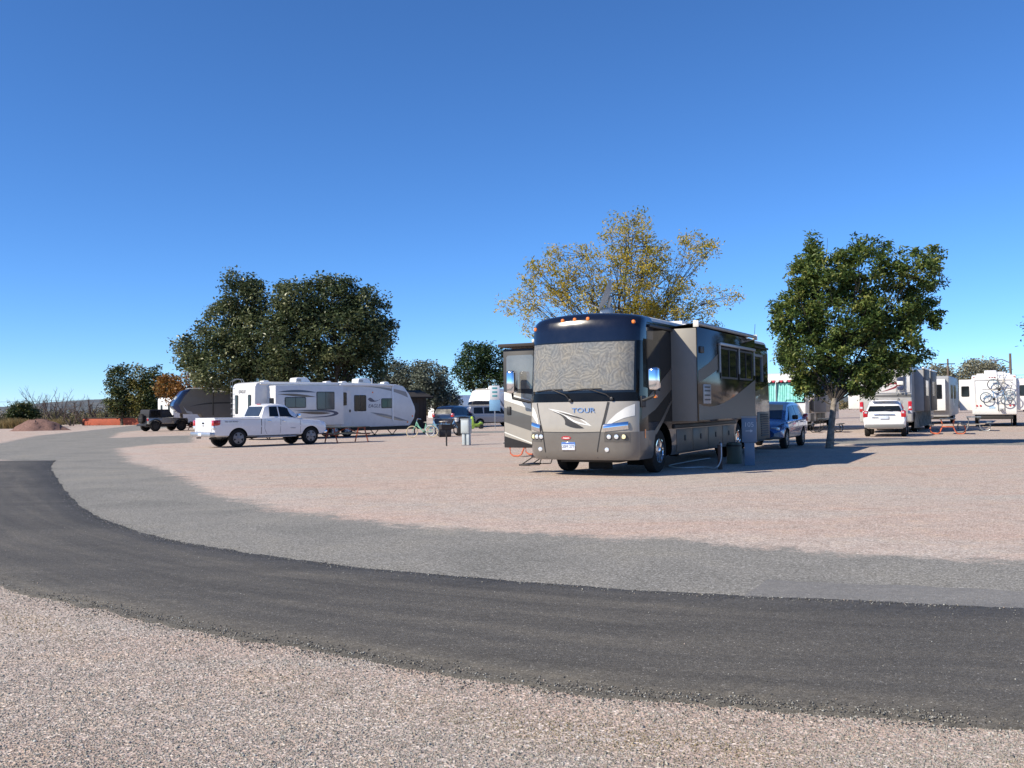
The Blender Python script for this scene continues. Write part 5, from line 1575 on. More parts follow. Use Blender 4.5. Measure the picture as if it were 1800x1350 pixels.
# ------------------------------------------------------------------ bicycles
def bicycle(name, label, loc, rz, frame_m, tyre_m, basket=False, group=None, lean=0, step=True):
    r = thing(name, label, 'bicycle', loc, rz, group)
    r.rotation_euler = (lean, 0, rz)
    wr = .33
    def wheel(x):
        m = MB()
        N = 28
        m.tube([(x + (wr - .025) * math.cos(2 * math.pi * k / N), 0, wr + (wr - .025) * math.sin(2 * math.pi * k / N)) for k in range(N)], .026, 6, 0, True)
        w = m.build('wheel', tyre_m, r)
        q = MB()
        q.tube([(x + (wr - .055) * math.cos(2 * math.pi * k / N), 0, wr + (wr - .055) * math.sin(2 * math.pi * k / N)) for k in range(N)], .010, 5, 0, True)
        for k in range(14):
            a = 2 * math.pi * k / 14
            q.tube([(x, 0, wr), (x + (wr - .055) * math.cos(a), 0, wr + (wr - .055) * math.sin(a))], .003, 3)
        q.tube([(x, -.05, wr), (x, .05, wr)], .025, 6)
        q.build('spokes', chrome, w)
    wheel(0)
    wheel(1.12)
    m = MB()
    bb, head0, head1, seat = (.45, 0, .30), (.90, 0, .72), (.86, 0, .88), (.36, 0, .70)
    if step:
        m.tube([head1, (.74, 0, .62), (.58, 0, .42), (.45, 0, .32)], .030, 6)
        m.tube([head0, (.70, 0, .52), (.52, 0, .36)], .024, 6)
    else:
        m.tube([head1, seat], .018, 6)
        m.tube([head0, bb], .018, 6)
    m.tube([bb, seat, (.345, 0, .80)], .024, 6)
    for y in (-.05, .05):
        m.tube([bb, (0, y, wr)], .011, 5)
        m.tube([seat, (0, y, wr)], .010, 5)
        m.tube([head0, (1.02, y, .5), (1.12, y, wr)], .013, 5)
    m.tube([head0, head1], .024, 6)
    m.build('frame', frame_m, r)
    for x, a0, a1 in ((0, 20, 165), (1.12, 30, 150)):
        q = MB()
        q.grid(lambda a, y: (x + (wr + .035) * math.cos(R(a)), y, wr + (wr + .035) * math.sin(R(a))), np.linspace(a0, a1, 14), [-.03, .03])
        q.build('mudguard', frame_m, r, 60)
    m = MB()
    m.tube([(.86, 0, .88), (.84, 0, 1.0), (.80, -.12, 1.05), (.62, -.30, 1.02)], .012, 6).tube([(.84, 0, 1.0), (.80, .12, 1.05), (.62, .30, 1.02)], .012, 6)
    m.build('handlebar', chrome, r)
    MB().prism([(.22, .83), (.20, .88), (.30, .87), (.46, .86), (.48, .84), (.36, .82)], 'y', -.08, .08, 0, .02).build('saddle', mat('cream_saddle', (.6, .55, .45), .6), r)
    m = MB().tube([(-.25, -.06, .70), (.2, -.06, .71)], .008, 5).tube([(-.25, .06, .70), (.2, .06, .71)], .008, 5).tube([(-.2, -.06, .7), (0, -.06, .33)], .007, 5).tube([(-.2, .06, .7), (0, .06, .33)], .007, 5)
    for x in (-.25, -.1, .05, .2):
        m.tube([(x, -.06, .705), (x, .06, .705)], .007, 5)
    m.build('rear_rack', frame_m, r)
    MB().lathe([(.09, -.03), (.09, -.02)], bb, 'y', 14).tube([(.45, -.04, .3), (.45, -.05, .14)], .012, 5).tube([(.45, .04, .3), (.45, .05, .46)], .012, 5).build('crank', rust_steel, r)
    if basket:
        q = MB()
        q.lathe([(.11, .0), (.13, .1), (.15, .22), (.145, .22), (.12, .1), (.10, .01)], (1.02, 0, .82), 'z', 12)
        q.build('basket', cream_paint, r)
    return r
mint = mat('mint_green_paint', (.27, .60, .40), .35, coat=.6)
cream_t = mat('cream_tyre', (.62, .52, .33), .8)
skyblue = mat('light_blue_paint', (.16, .33, .55), .35, coat=.6)
white_t = mat('white_wall_tyre', (.5, .52, .55), .8)
gb = bicycle('bicycle', 'mint green cruiser bicycle with cream tyres beside the trailer', (-4.45, 53.0), R(180 + 4), mint, cream_t)
bicycle('bicycle', 'light blue bicycle partly behind the mint green one', (-3.75, 54.3), R(152), skyblue, white_t)
bicycle('bicycle', 'blue bicycle with pale basket next to the black bin', (-4.15, 54.9), R(24), skyblue, rubber, True)
# bicycles on the trailer rack are laid flat against the rear wall, one above the other
def rack_bike(label, y0, z0, tilt, frame_m):
    r = bicycle('bicycle', label, (0, 0, 0), 0, frame_m, mat('grey_tyre', (.10, .11, .12), .8), group=None, step=False)
    base = Matrix.Translation(bt.location) @ Matrix.Rotation(bt.rotation_euler.z, 4, 'Z')
    r.matrix_world = base @ Matrix.Translation((-.30, y0, z0)) @ Matrix.Rotation(R(-90), 4, 'Z') @ Matrix.Rotation(tilt, 4, 'Y')
    return r
rack_bike('upper bicycle hung nose up on the white trailer rear wall', .25, 2.3, R(38), mat('dark_grey_frame', (.06, .06, .07), .4))
rack_bike('lower bicycle with blue frame hung on the white trailer rear wall', .50, 1.45, R(8), skyblue)
MB().rbox(-.3, -.06, -.45, -.25, 1.0, 1.08, .02).build('bike_rack', steel, bt)

# ------------------------------------------------------------------ picnic tables
wood = mat('weathered_green_board', (.085, .10, .085), .8, var=.3, vs=6, bmp=.3, bs=30)
def plank_mesh(L, w, t, mt, nm='plank'):
    return MB().rbox(-L / 2, L / 2, -w / 2, w / 2, 0, t, .008).mesh(nm, mt)
def picnic(name, label, loc, rz, mt=wood, L=1.9, group=None):
    r = thing(name, label, 'picnic table', loc, rz, group)
    pm_ = plank_mesh(L, .145, .04, mt)
    for y in (-.30, -.15, 0, .15, .30):
        o = obj('plank', pm_, r)
        o.location = (0, y, .73)
    for y in (-.70, -.56, .56, .70):
        o = obj('plank', pm_, r)
        o.location = (0, y, .42)
    for x in (-L / 2 + .25, L / 2 - .25):
        m = MB()
        for sg in (-1, 1):
            m.tube([(x, sg * .26, .73), (x, sg * .62, 0)], .035, 6)
        m.tube([(x, -.75, .40), (x, .75, .40)], .032, 6)
        m.tube([(x, -.34, .71), (x, .34, .71)], .03, 6)
        m.build('leg_frame', orange_steel, r)
    m = MB().tube([(-L / 2 + .25, 0, .4), (0, 0, .7), (L / 2 - .25, 0, .4)], .022, 6)
    m.build('brace', orange_steel, r)
    return r
picnic('picnic_table', 'picnic table with orange red legs in front of the long white trailer', (-8.15, 46.9), R(40), wood, 2.2)
picnic('picnic_table', 'distant picnic table with orange legs in front of the dark fifth wheel', (-27.6, 84.0), R(70), wood, 1.7)
def tube_table(name, label, loc, rz, leg_m, top_m, L=1.8):
    """table whose bent tube legs carry the two benches"""
    r = thing(name, label, 'picnic table', loc, rz)
    pm_ = plank_mesh(L, .23, .045, top_m)
    for y in (-.24, 0, .24):
        o = obj('plank', pm_, r)
        o.location = (0, y, .72)
    for y in (-.72, .72):
        o = obj('plank', pm_, r)
        o.location = (0, y, .43)
    for x in (-L / 2 + .35, L / 2 - .35):
        for sg in (-1, 1):
            MB().tube([(x, sg * .30, .72), (x, sg * .24, .52), (x, sg * .26, .3), (x, sg * .36, .08), (x, sg * .46, .03), (x, sg * .66, .03), (x, sg * .76, .10), (x, sg * .78, .28), (x, sg * .72, .43)], .026, 7).build('leg', leg_m, r)
        MB().tube([(x, -.26, .36), (x, .26, .36)], .022, 6).build('cross_bar', leg_m, r)
    return r
dark_top = mat('dark_coated_board', (.045, .05, .055), .6, var=.15)
tube_table('picnic_table', 'picnic table with orange bent tube legs in front of the grey trailer', (21.1, 46.4), R(66), orange_steel, dark_top)
tube_table('picnic_table', 'grey picnic table with steel legs before the bicycle trailer', (24.4, 50.6), R(64), steel, mat('grey_coated_board', (.14, .17, .20), .6), 1.8)
tube_table('picnic_table', 'picnic table mostly hidden behind the open motorhome door', (.85, 31.2), R(62), orange_steel, dark_top)
tube_table('picnic_table', 'dark picnic table standing between the tree trunk and the white car', (17.0, 51.8), R(64), rust_steel, dark_top)

# ------------------------------------------------------------------ site furniture
p = G(785, 784)
gr = thing('pedestal_grill', 'black pedestal grill on a single post in front of the bicycles', 'grill', p, R(20))
MB().tube([(0, 0, 0), (0, 0, .72)], .035, 8).build('post', rust_steel, gr)
MB().add([(-.26, -.2, .72), (.26, -.2, .72), (.26, .2, .72), (-.26, .2, .72), (-.28, -.22, .92), (.28, -.22, .92), (.28, .22, .92), (-.28, .22, .92), (-.25, -.19, .74), (.25, -.19, .74), (.25, .19, .74), (-.25, .19, .74)],
         [(3, 2, 1, 0), (0, 1, 5, 4), (1, 2, 6, 5), (3, 0, 4, 7), (8, 9, 10, 11), (4, 5, 9, 8), (5, 6, 10, 9), (7, 4, 8, 11)]).build('fire_box', rust_steel, gr, 0)
m = MB()
for k in range(7):
    m.tube([(-.24 + k * .08, -.2, .9), (-.24 + k * .08, .2, .9)], .008, 5)
m.tube([(-.26, -.2, .9), (.26, -.2, .9), (.4, -.2, .92)], .012, 5)
m.build('grate', rust_steel, gr)
p = G(820, 782)
pd = thing('utility_pedestal', 'pale grey electric pedestal right of the black grill', 'pedestal', p, R(-28))
pale = mat('pale_grey_enamel', (.38, .43, .45), .45, coat=.3)
for x in (-.11, .11):
    MB().rbox(x - .07, x + .07, -.08, .08, 0, .52, .01).build('leg', pale, pd)
MB().rbox(-.20, .20, -.14, .14, .50, 1.10, .02).build('cabinet', pale, pd)
MB().rbox(-.17, .17, -.152, -.138, .55, 1.05, .01).build('door', pale, pd)
MB().rbox(-.21, .21, -.17, .15, 1.10, 1.13, .01).build('cap', pale, pd)
bn = thing('waste_bin', 'black wheeled bin standing beside the blue bicycle', 'bin', (-2.95, 55.6), R(10))
MB().prism([(-.26, .04), (-.32, 1.0), (.32, 1.0), (.26, .04)], 'y', -.3, .3, 0, .03).build('bin_body', black_trim, bn)
MB().prism([(-.35, 1.0), (-.34, 1.06), (0, 1.12), (.34, 1.06), (.36, 1.0)], 'y', -.33, .33, 0, .02).build('lid', black_trim, bn)
for y in (-.22, .22):
    MB().lathe([(.1, -.03), (.1, .03)], (-.24, y, .1), 'y', 14).build('wheel', rubber, bn)
bb_ = thing('storage_box', 'low black box on the gravel between the bicycles', 'box', (-3.8, 53.6), R(12))
MB().rbox(-.33, .33, -.25, .25, 0, .42, .04).build('box_body', black_trim, bb_)
MB().rbox(-.35, .35, -.27, .27, .40, .48, .03).build('lid', black_trim, bb_)
lime = mat('lime_plastic', (.34, .50, .07), .5)
ty = thing('ride_on_toy', 'lime green plastic ride-on toy behind the pale pedestal', 'toy', (-2.75, 73.0), R(200))
MB().prism([(-.45, .18), (-.5, .45), (-.3, .55), (-.1, .4), (.2, .42), (.3, .95), (.42, .95), (.5, .3), (.4, .15)], 'y', -.16, .16, 0, .05).build('toy_body', lime, ty)
for x in (-.35, .38):
    MB().lathe([(.16, -.24), (.17, -.2), (.17, .2), (.16, .24)], (x, 0, .17), 'y', 16).build('wheel', lime if x > 0 else black_trim, ty)
sg_ = thing('hanging_banner', 'white and light blue banner hanging beside the distant fifth wheel', 'banner', (-1.35, 74.0), R(8))
MB().tube([(0, 0, 0), (0, 0, 3.5)], .03, 6).build('pole', steel, sg_)
MB().rbox(-.38, .38, -.03, .03, 2.2, 3.3, .01).build('upper_panel', white_paint, sg_)
MB().rbox(-.42, .42, -.035, .035, 1.35, 2.2, .01).build('lower_panel', mat('sky_blue_cloth', (.24, .45, .65), .8), sg_)
for z in (2.5, 2.8, 3.1):
    MB().rbox(-.2, .2, -.034, -.03, z - .07, z + .07, .002).build('print_block', mat('green_blue_print', (.10, .35, .38), .7), sg_)
ob = thing('barrier_box', 'orange plastic box beside the bicycle trailer at the picture edge', 'box', (32.2, 57.0), R(24))
MB().prism([(-.6, 0), (-.55, .7), (.55, .7), (.6, 0)], 'y', -.25, .25, 0, .05).build('box_body', mat('orange_plastic', (.85, .23, .02), .5), ob)
MB().rbox(-.5, .5, -.28, .28, .68, .76, .02).build('lid', mat('orange_plastic', (.85, .23, .02), .5), ob)
wl = thing('block_wall', 'long low red painted wall at the end of the drive', 'wall', (G(145, 748).x, G(145, 748).y), 0)
a, b_ = G(145, 748.5), G(247, 747.5)
b_ = Vector((b_.x, a.y + (b_.y - a.y), 0))
dvec = (b_ - a)
wl.rotation_euler.z = math.atan2(dvec.y, dvec.x)
L_ = dvec.length
red_wall = mat('red_masonry_paint', (.36, .085, .045), .8, var=.1, vs=2, bmp=.3, bs=8)
MB().rbox(0, L_, 0, .25, 0, .92, .02).build('wall_body', red_wall, wl)
MB().rbox(-.06, L_ + .06, -.06, .31, .92, 1.02, .02).build('coping', rust_steel, wl)
MB().rbox(L_ + .06, L_ + .6, -.1, .5, 0, 1.5, .04).build('end_pier', mat('grey_stone', (.14, .12, .11), .9, var=.3), wl)
# gravel heap
hp = G(66, 757)
m = MB()
N, rings_ = 36, 9
vv_, ff_ = [], []
for j in range(rings_):
    t_ = j / (rings_ - 1)
    for k in range(N):
        a_ = 2 * math.pi * k / N
        rr = (1 - t_) ** .9 * (1 + .12 * math.sin(3 * a_ + 1) + .06 * math.sin(7 * a_)) + .02
        vv_.append((2.7 * rr * math.cos(a_) + .09 * rng.normal() * (0 < j), 1.6 * rr * math.sin(a_) + .04 * rng.normal() * (0 < j), 1.1 * math.sin(t_ * 1.57) ** 1.15 + (.035 * rng.normal() if 0 < j else 0)))
for j in range(rings_ - 1):
    for k in range(N):
        ff_.append((j * N + k, j * N + (k + 1) % N, (j + 1) * N + (k + 1) % N, (j + 1) * N + k))
ff_.append(tuple((rings_ - 1) * N + k for k in range(N)))
m.add(vv_, ff_)
ho = m.build('gravel_heap', mat('red_brown_gravel', (.19, .11, .09), .95, var=.35, vs=6, bmp=.8, bs=25), None, 60)
ho.location = (hp.x, hp.y, 0)
tag(ho, 'heap of red brown gravel at the far left of the drive', 'gravel heap')
# dark shed
sh = thing('shed', 'dark brown shed with overhanging roof behind the white travel trailer', 'shed', (-9.7, 77), R(38))
dkw = mat('dark_brown_boards', (.03, .024, .02), .8, var=.3, vs=2)
MB().box(-2.2, 2.2, -1.6, 1.6, 0, 2.5).build('wall', dkw, sh, 0)
MB().prism([(-2.0, 2.45), (0, 3.0), (2.0, 2.45), (2.0, 2.56), (0, 3.12), (-2.0, 2.56)], 'x', -2.7, 2.7).build('roof', mat('brown_shingle', (.02, .016, .014), .9), sh, 0)
for k in range(14):
    MB().box(-2.2 + k * .32, -2.2 + k * .32 + .29, -1.625, -1.6, 0, 2.45).build('board', dkw, sh, 0)
MB().box(.6, 1.5, -1.65, -1.626, 0, 2.05).build('door', rust_steel, sh, 0)
# poles and wires
def pole(label, px, d, H, lamp=False):
    x = (px - 900) / FPX * d
    r = thing('utility_pole', label, 'pole', (x, d))
    MB().tube([(0, 0, 0), (0, 0, H)], [.16, .11], 8).build('shaft', mat('pole_timber', (.13, .10, .08), .9, var=.3, vs=4), r)
    if lamp:
        m = MB().tube([(0, 0, H - .9), (-.8, 0, H - .55), (-1.3, 0, H - .6)], .05, 6)
        m.rbox(-1.7, -1.2, -.12, .12, H - .75, H - .6, .03)
        m.build('lamp_arm', steel, r)
    else:
        MB().rbox(-.9, .9, -.06, .06, H - .7, H - .58, .01).build('cross_arm', rust_steel, r)
    return (x, d, H)
q1 = pole('thin timber power pole above the grey trailer', 1667, 120, 6.9)
q2 = pole('timber pole with a lamp arm behind the bicycle trailer', 1777, 90, 6.0, True)
q3 = pole('slim light pole above the distant white fifth wheel', 862, 130, 5.2, True)
wires = ((Vector((-150, 170, 4.2)), Vector((-40, 165, 4.6))), (Vector((-150, 170, 3.2)), Vector((-40, 165, 3.5))), (Vector((q1[0] - 30, 126, 5.4)), Vector((q2[0] + 20, 88, 4.4))), (Vector((q1[0] - 30, 126, 4.9)), Vector((q2[0] + 20, 88, 4.0))))
for i, (a, b_) in enumerate(wires):
    pts = [a.lerp(b_, k / 16) - Vector((0, 0, .6 * math.sin(math.pi * k / 16))) for k in range(17)]
    o = MB().tube(pts, .022, 4).build('power_line', black_trim)
    tag(o, ['upper power line crossing the sky at far left', 'lower power line crossing the sky at far left', 'upper power line running to the right hand pole', 'lower power line running to the right hand pole'][i], 'power line')
# ------------------------------------------------------------------ trees and plants
def leaf_material(name, cols, transl=.25, rough=.5):
    m, nt, b = newmat(name)
    a = node(nt, 'ShaderNodeAttribute', attribute_name='tint')
    c = ramp(nt, a.outputs['Fac'], [(i / (len(cols) - 1), c) for i, c in enumerate(cols)])
    nt.links.new(c, b.inputs['Base Color'])
    b.inputs['Roughness'].default_value = rough
    b.inputs['Specular IOR Level'].default_value = .4
    t = node(nt, 'ShaderNodeBsdfTranslucent')
    nt.links.new(c, t.inputs['Color'])
    mx = node(nt, 'ShaderNodeMixShader')
    mx.inputs[0].default_value = transl
    nt.links.new(b.outputs[0], mx.inputs[1])
    nt.links.new(t.outputs[0], mx.inputs[2])
    nt.links.new(mx.outputs[0], nt.nodes['Material Output'].inputs[0])
    return m
BARK = mat('tree_bark', (.085, .068, .052), .95, var=.35, vs=7, bmp=.8, bs=18)
ASH_BARK = mat('mottled_ash_bark', (.20, .175, .145), .95, var=.55, vs=9, bmp=.9, bs=22)
BARK_DARK = mat('dark_limb_bark', (.05, .042, .034), .95, var=.3, vs=7)
BARK_GREY = mat('grey_bark', (.13, .115, .10), .95, var=.3, vs=7, bmp=.6, bs=18)
def leaves_mesh(name, C, size, mt, tint, up=.6, aspect=.55):
    """one diamond-folded leaf at each point of C"""
    n = len(C)
    nrm = rng.normal(0, 1, (n, 3))
    nrm[:, 2] = np.abs(nrm[:, 2]) + up
    nrm /= np.linalg.norm(nrm, axis=1)[:, None]
    a = rng.normal(0, 1, (n, 3))
    a -= nrm * (a * nrm).sum(1)[:, None]
    a /= np.linalg.norm(a, axis=1)[:, None]
    b = np.cross(nrm, a)
    s = size * rng.uniform(.6, 1.3, (n, 1))
    fold = nrm * s * .12
    V = np.stack([C - a * s * .5, C + b * s * aspect * .5 + fold, C + a * s * .5, C - b * s * aspect * .5 + fold], 1)
    me = bpy.data.meshes.new(name)
    me.vertices.add(n * 4)
    me.vertices.foreach_set('co', V.reshape(-1).astype(np.float32))
    F_ = np.arange(n * 4, dtype=np.int32).reshape(n, 4)
    tri = np.concatenate([F_[:, [0, 1, 2]], F_[:, [0, 2, 3]]], 0)
    me.loops.add(tri.size)
    me.loops.foreach_set('vertex_index', tri.reshape(-1))
    me.polygons.add(len(tri))
    me.polygons.foreach_set('loop_start', np.arange(0, tri.size, 3, dtype=np.int32))
    me.update()
    at = me.attributes.new('tint', 'FLOAT', 'POINT')
    at.data.foreach_set('value', np.repeat(np.clip(tint, 0, 1), 4).astype(np.float32))
    me.materials.append(mt)
    return me
def tree(label, base, lobes, fork, tr, ncl, nlf, lsize, mt, bark=BARK, spread=.38, twig=True, group=None, name='tree', cat='tree', up=.6, shell_bias=.5, lean=(0, 0), patch=None, aspect=.55, limb_k=1.0, twigs=.7):
    """lobes: (centre Vector, (rx, ry, rz)) in world space"""
    base = Vector((base[0], base[1], 0))
    r = thing(name, label, cat, base, 0, group)
    wts = np.array([l[1][0] * l[1][1] * l[1][2] for l in lobes]) ** .8
    wts /= wts.sum()
    m = MB()
    cl, src = [], []
    fk = base + Vector((lean[0], lean[1], fork))
    path = [base + Vector((0, 0, -.05)), base + Vector((lean[0] * .3 + rng.normal() * .04, lean[1] * .3, fork * .45)), fk]
    m.tube([q - base for q in path], [tr * 1.25, tr * .95, tr * .8], 9)
    limbs = []
    for k, (c, rad) in enumerate(lobes):
        st_ = base + (fk - base) * rng.uniform(.85, 1.0)
        mid = st_.lerp(c, .5) + Vector((rng.normal() * .12, rng.normal() * .12, .15)) * min(rad)
        tip = c + Vector((rng.normal() * .2, rng.normal() * .2, rad[2] * .35))
        pts = []
        for i in range(7):
            t = i / 6
            pts.append((1 - t) ** 2 * st_ + 2 * t * (1 - t) * mid + t * t * tip)
        k_ = (rad[0] * rad[1] * rad[2]) ** (1 / 3)
        r0 = min(tr * .62, .05 + .03 * k_) * limb_k
        m.tube([q - base for q in pts], [r0 * (1 - .8 * i / 6) for i in range(7)], 6, 1)
        limbs.append(pts)
    cnt = rng.multinomial(ncl, wts)
    for k, (c, rad) in enumerate(lobes):
        for _ in range(cnt[k]):
            d = rng.normal(0, 1, 3)
            d /= np.linalg.norm(d)
            u = rng.random() ** (1 / 3)
            u = u * (1 - shell_bias) + shell_bias * (.72 + .33 * rng.random())
            q = c + Vector((d[0] * rad[0] * u, d[1] * rad[1] * u, d[2] * rad[2] * u))
            cl.append(q)
            if twig and rng.random() < twigs:
                pts = limbs[k]
                s0 = pts[int(rng.integers(2, 7))]
                mid = s0.lerp(q, .55) + Vector((rng.normal(), rng.normal(), rng.normal() + .4)) * (q - s0).length * .09
                m.tube([s0 - base, mid - base, q - base], [.018 * limb_k + .004, .010 * limb_k + .003, .004], 4, 1)
    m.build('trunk', [bark, BARK_DARK], r, 60)
    cl = np.array([tuple(q) for q in cl])
    ctint = rng.normal(.5, .17, len(cl))
    if patch is not None:
        ctint = ctint + np.array([patch(q) for q in cl])
    idx = np.repeat(np.arange(len(cl)), nlf)
    rad_s = spread * rng.uniform(.6, 1.35, len(cl))
    C = cl[idx] + np.clip(rng.normal(0, 1, (len(idx), 3)), -1.7, 1.7) * rad_s[idx][:, None] * np.array([.62, .62, .5])
    C = C - np.array(tuple(base))
    tint = ctint[idx] + rng.normal(0, .16, len(idx))
    obj('crown', leaves_mesh('crown', C, lsize, mt, tint, up, aspect), r)
    return r
def L(px, py, rx, ry, d, rd=None):
    """a crown lobe given by its place in the photograph at depth d"""
    k = d / FPX
    return (P(px, py, d + (rng.normal() * .25 * rx * k)), (rx * k, (rd if rd else (rx + ry) / 2) * k, ry * k))

M_ash = leaf_material('ash_leaf', [(.028, .052, .015), (.06, .108, .028), (.105, .16, .04), (.165, .21, .052), (.30, .30, .08)], .38)
M_cotton = leaf_material('cottonwood_leaf', [(.026, .042, .020), (.052, .076, .034), (.085, .112, .052), (.14, .165, .078), (.26, .27, .14)], .28, .34)
M_left = leaf_material('grove_leaf', [(.018, .032, .014), (.035, .06, .024), (.055, .085, .03), (.11, .12, .035), (.24, .20, .05)], .2)
M_orange = leaf_material('autumn_leaf', [(.06, .04, .012), (.16, .075, .02), (.27, .12, .03), (.34, .18, .045), (.2, .16, .05)], .3)
M_silver = leaf_material('silver_leaf', [(.05, .062, .045), (.085, .105, .078), (.13, .155, .12), (.18, .205, .165), (.24, .26, .21)], .15)
M_dark = leaf_material('dark_green_leaf', [(.012, .03, .012), (.025, .055, .018), (.04, .08, .025), (.06, .10, .03)], .2)
M_locust = leaf_material('locust_leaf', [(.15, .18, .04), (.27, .27, .05), (.46, .38, .055), (.64, .47, .06), (.42, .40, .14)], .5)
M_pale = leaf_material('pale_grey_leaf', [(.15, .155, .10), (.22, .22, .15), (.29, .285, .20), (.36, .35, .26)], .25)

# ash tree on the right
d = 34.2
b0 = G(1458, 788)
tree('leafy green ash tree with pale trunk shading the blue car', (b0.x, b0.y), [L(1450, 485, 62, 52, d), L(1425, 470, 30, 40, d), L(1520, 470, 55, 38, d), L(1600, 480, 48, 42, d), L(1625, 520, 28, 30, d), L(1400, 550, 42, 38, d), L(1376, 565, 18, 30, d), L(1480, 560, 85, 60, d), L(1560, 545, 60, 50, d), L(1610, 570, 38, 28, d), L(1420, 625, 52, 48, d), L(1500, 620, 70, 48, d), L(1575, 615, 52, 38, d), L(1450, 665, 58, 34, d), L(1515, 668, 48, 28, d), L(1542, 655, 34, 28, d), L(1430, 428, 12, 22, d), L(1512, 434, 22, 12, d), L(1545, 432, 16, 10, d), L(1640, 446, 18, 14, d), L(1648, 505, 10, 22, d), L(1642, 552, 14, 12, d), L(1364, 545, 10, 10, d), L(1395, 500, 16, 18, d), L(1630, 620, 14, 12, d), L(1410, 690, 24, 12, d)],
     1.75, .12, 980, 54, .16, M_ash, ASH_BARK, .23, up=.35, shell_bias=.5, limb_k=.45, twigs=.25, lean=(.25, .1), aspect=.42)
# yellow locust behind the motorhome
d = 37.0
bx_, by_ = (1098 - 900) / FPX * d, d
tree('thin yellowing locust tree rising behind the motorhome', (bx_, by_), [L(1100, 420, 45, 48, d), L(1135, 450, 50, 40, d), L(1090, 480, 70, 40, d), L(1010, 460, 55, 30, d), L(960, 490, 50, 32, d), L(920, 535, 42, 26, d), L(1000, 525, 60, 36, d), L(1080, 530, 80, 36, d), L(1170, 490, 60, 40, d), L(1225, 440, 38, 34, d), L(1195, 540, 62, 36, d), L(1260, 520, 42, 20, d), L(1140, 560, 80, 30, d), L(945, 575, 30, 28, d), L(1210, 575, 55, 22, d), L(1120, 395, 26, 26, d)],
     3.0, .12, 700, 28, .135, M_locust, BARK, .25, up=.2, shell_bias=.25, aspect=.34, limb_k=.42, twigs=.8, patch=lambda q: (.24 if q[0] < 2.6 and q[2] < 6 else .04) + (-.28 if q[0] > 5.0 and q[2] < 4.9 else 0))
# big cottonwoods behind the white trailer
d = 78.0
tree('large dark cottonwood with rounded crown behind the white trailer', ((590 - 900) / FPX * d, d), [L(530, 540, 50, 46, d), L(580, 530, 55, 42, d), L(640, 555, 48, 46, d), L(600, 590, 78, 56, d), L(660, 600, 34, 48, d), L(520, 600, 45, 60, d), L(560, 650, 70, 40, d), L(640, 650, 46, 36, d), L(505, 520, 26, 22, d), L(490, 590, 40, 60, d), L(490, 650, 44, 40, d), L(560, 498, 16, 12, d), L(608, 500, 16, 12, d), L(652, 528, 14, 14, d), L(684, 580, 10, 26, d), L(535, 502, 14, 10, d)],
     3.0, .42, 760, 58, .30, M_cotton, BARK, .62, shell_bias=.5)
d = 80.0
tree('dark cottonwood left of the larger one with notched top', ((425 - 900) / FPX * d, d), [L(415, 525, 32, 38, d), L(450, 530, 26, 36, d), L(400, 580, 45, 48, d), L(450, 600, 45, 60, d), L(365, 610, 40, 36, d), L(340, 630, 26, 26, d), L(390, 650, 55, 36, d), L(460, 660, 50, 30, d), L(410, 494, 12, 14, d), L(446, 498, 10, 14, d), L(384, 545, 14, 16, d), L(324, 610, 10, 14, d)],
     2.6, .38, 500, 56, .30, M_cotton, BARK, .62, shell_bias=.5, patch=lambda q: .08)
# grove at the left
d = 126.0
tree('blue green tree at the left end of the grove', ((215 - 900) / FPX * d, d), [L(212, 672, 24, 30, d), L(208, 705, 22, 26, d), L(225, 715, 22, 20, d)], 2.0, .25, 190, 30, .34, M_left, BARK, .6, patch=lambda q: -.12)
tree('yellow tinged tree in the middle of the left grove', ((245 - 900) / FPX * (d + 2), d + 2), [L(246, 670, 18, 28, d), L(245, 700, 24, 32, d), L(258, 716, 20, 20, d)], 2.0, .22, 170, 30, .34, M_left, BARK, .6, patch=lambda q: .25)
tree('dark green tree at the right end of the left grove', ((280 - 900) / FPX * (d + 1), d + 1), [L(275, 670, 20, 26, d), L(290, 690, 16, 26, d), L(268, 708, 24, 28, d)], 2.0, .25, 190, 30, .34, M_left, BARK, .6, patch=lambda q: -.1)
d = 92.0
tree('orange autumn tree above the dark fifth wheel', ((318 - 900) / FPX * d, d), [L(300, 680, 26, 20, d), L(335, 675, 30, 24, d), L(360, 690, 22, 18, d), L(310, 700, 30, 14, d)], 2.2, .16, 200, 24, .26, M_orange, BARK, .5)
# silver leaved trees and dark tree in the centre distance
d = 96.0
tree('silver grey leaved tree right of the cottonwood', ((705 - 900) / FPX * d, d), [L(695, 660, 28, 24, d), L(722, 665, 28, 28, d), L(705, 690, 34, 24, d), L(680, 680, 18, 22, d)], 1.6, .22, 240, 34, .28, M_silver, BARK_GREY, .5)
tree('silver grey leaved tree standing over the dark shed', ((765 - 900) / FPX * (d - 5), d - 5), [L(755, 662, 30, 26, d - 5), L(778, 690, 24, 26, d - 5), L(750, 695, 30, 24, d - 5), L(790, 706, 18, 14, d - 5)], 1.4, .22, 260, 34, .27, M_silver, BARK_GREY, .5)
d = 125.0
tree('dark green tree in the centre distance behind the fifth wheel', ((840 - 900) / FPX * d, d), [L(838, 625, 34, 22, d), L(870, 640, 34, 30, d), L(820, 650, 26, 22, d), L(850, 668, 44, 20, d), L(905, 660, 30, 26, d)], 2.6, .3, 330, 30, .38, M_dark, BARK, .7)
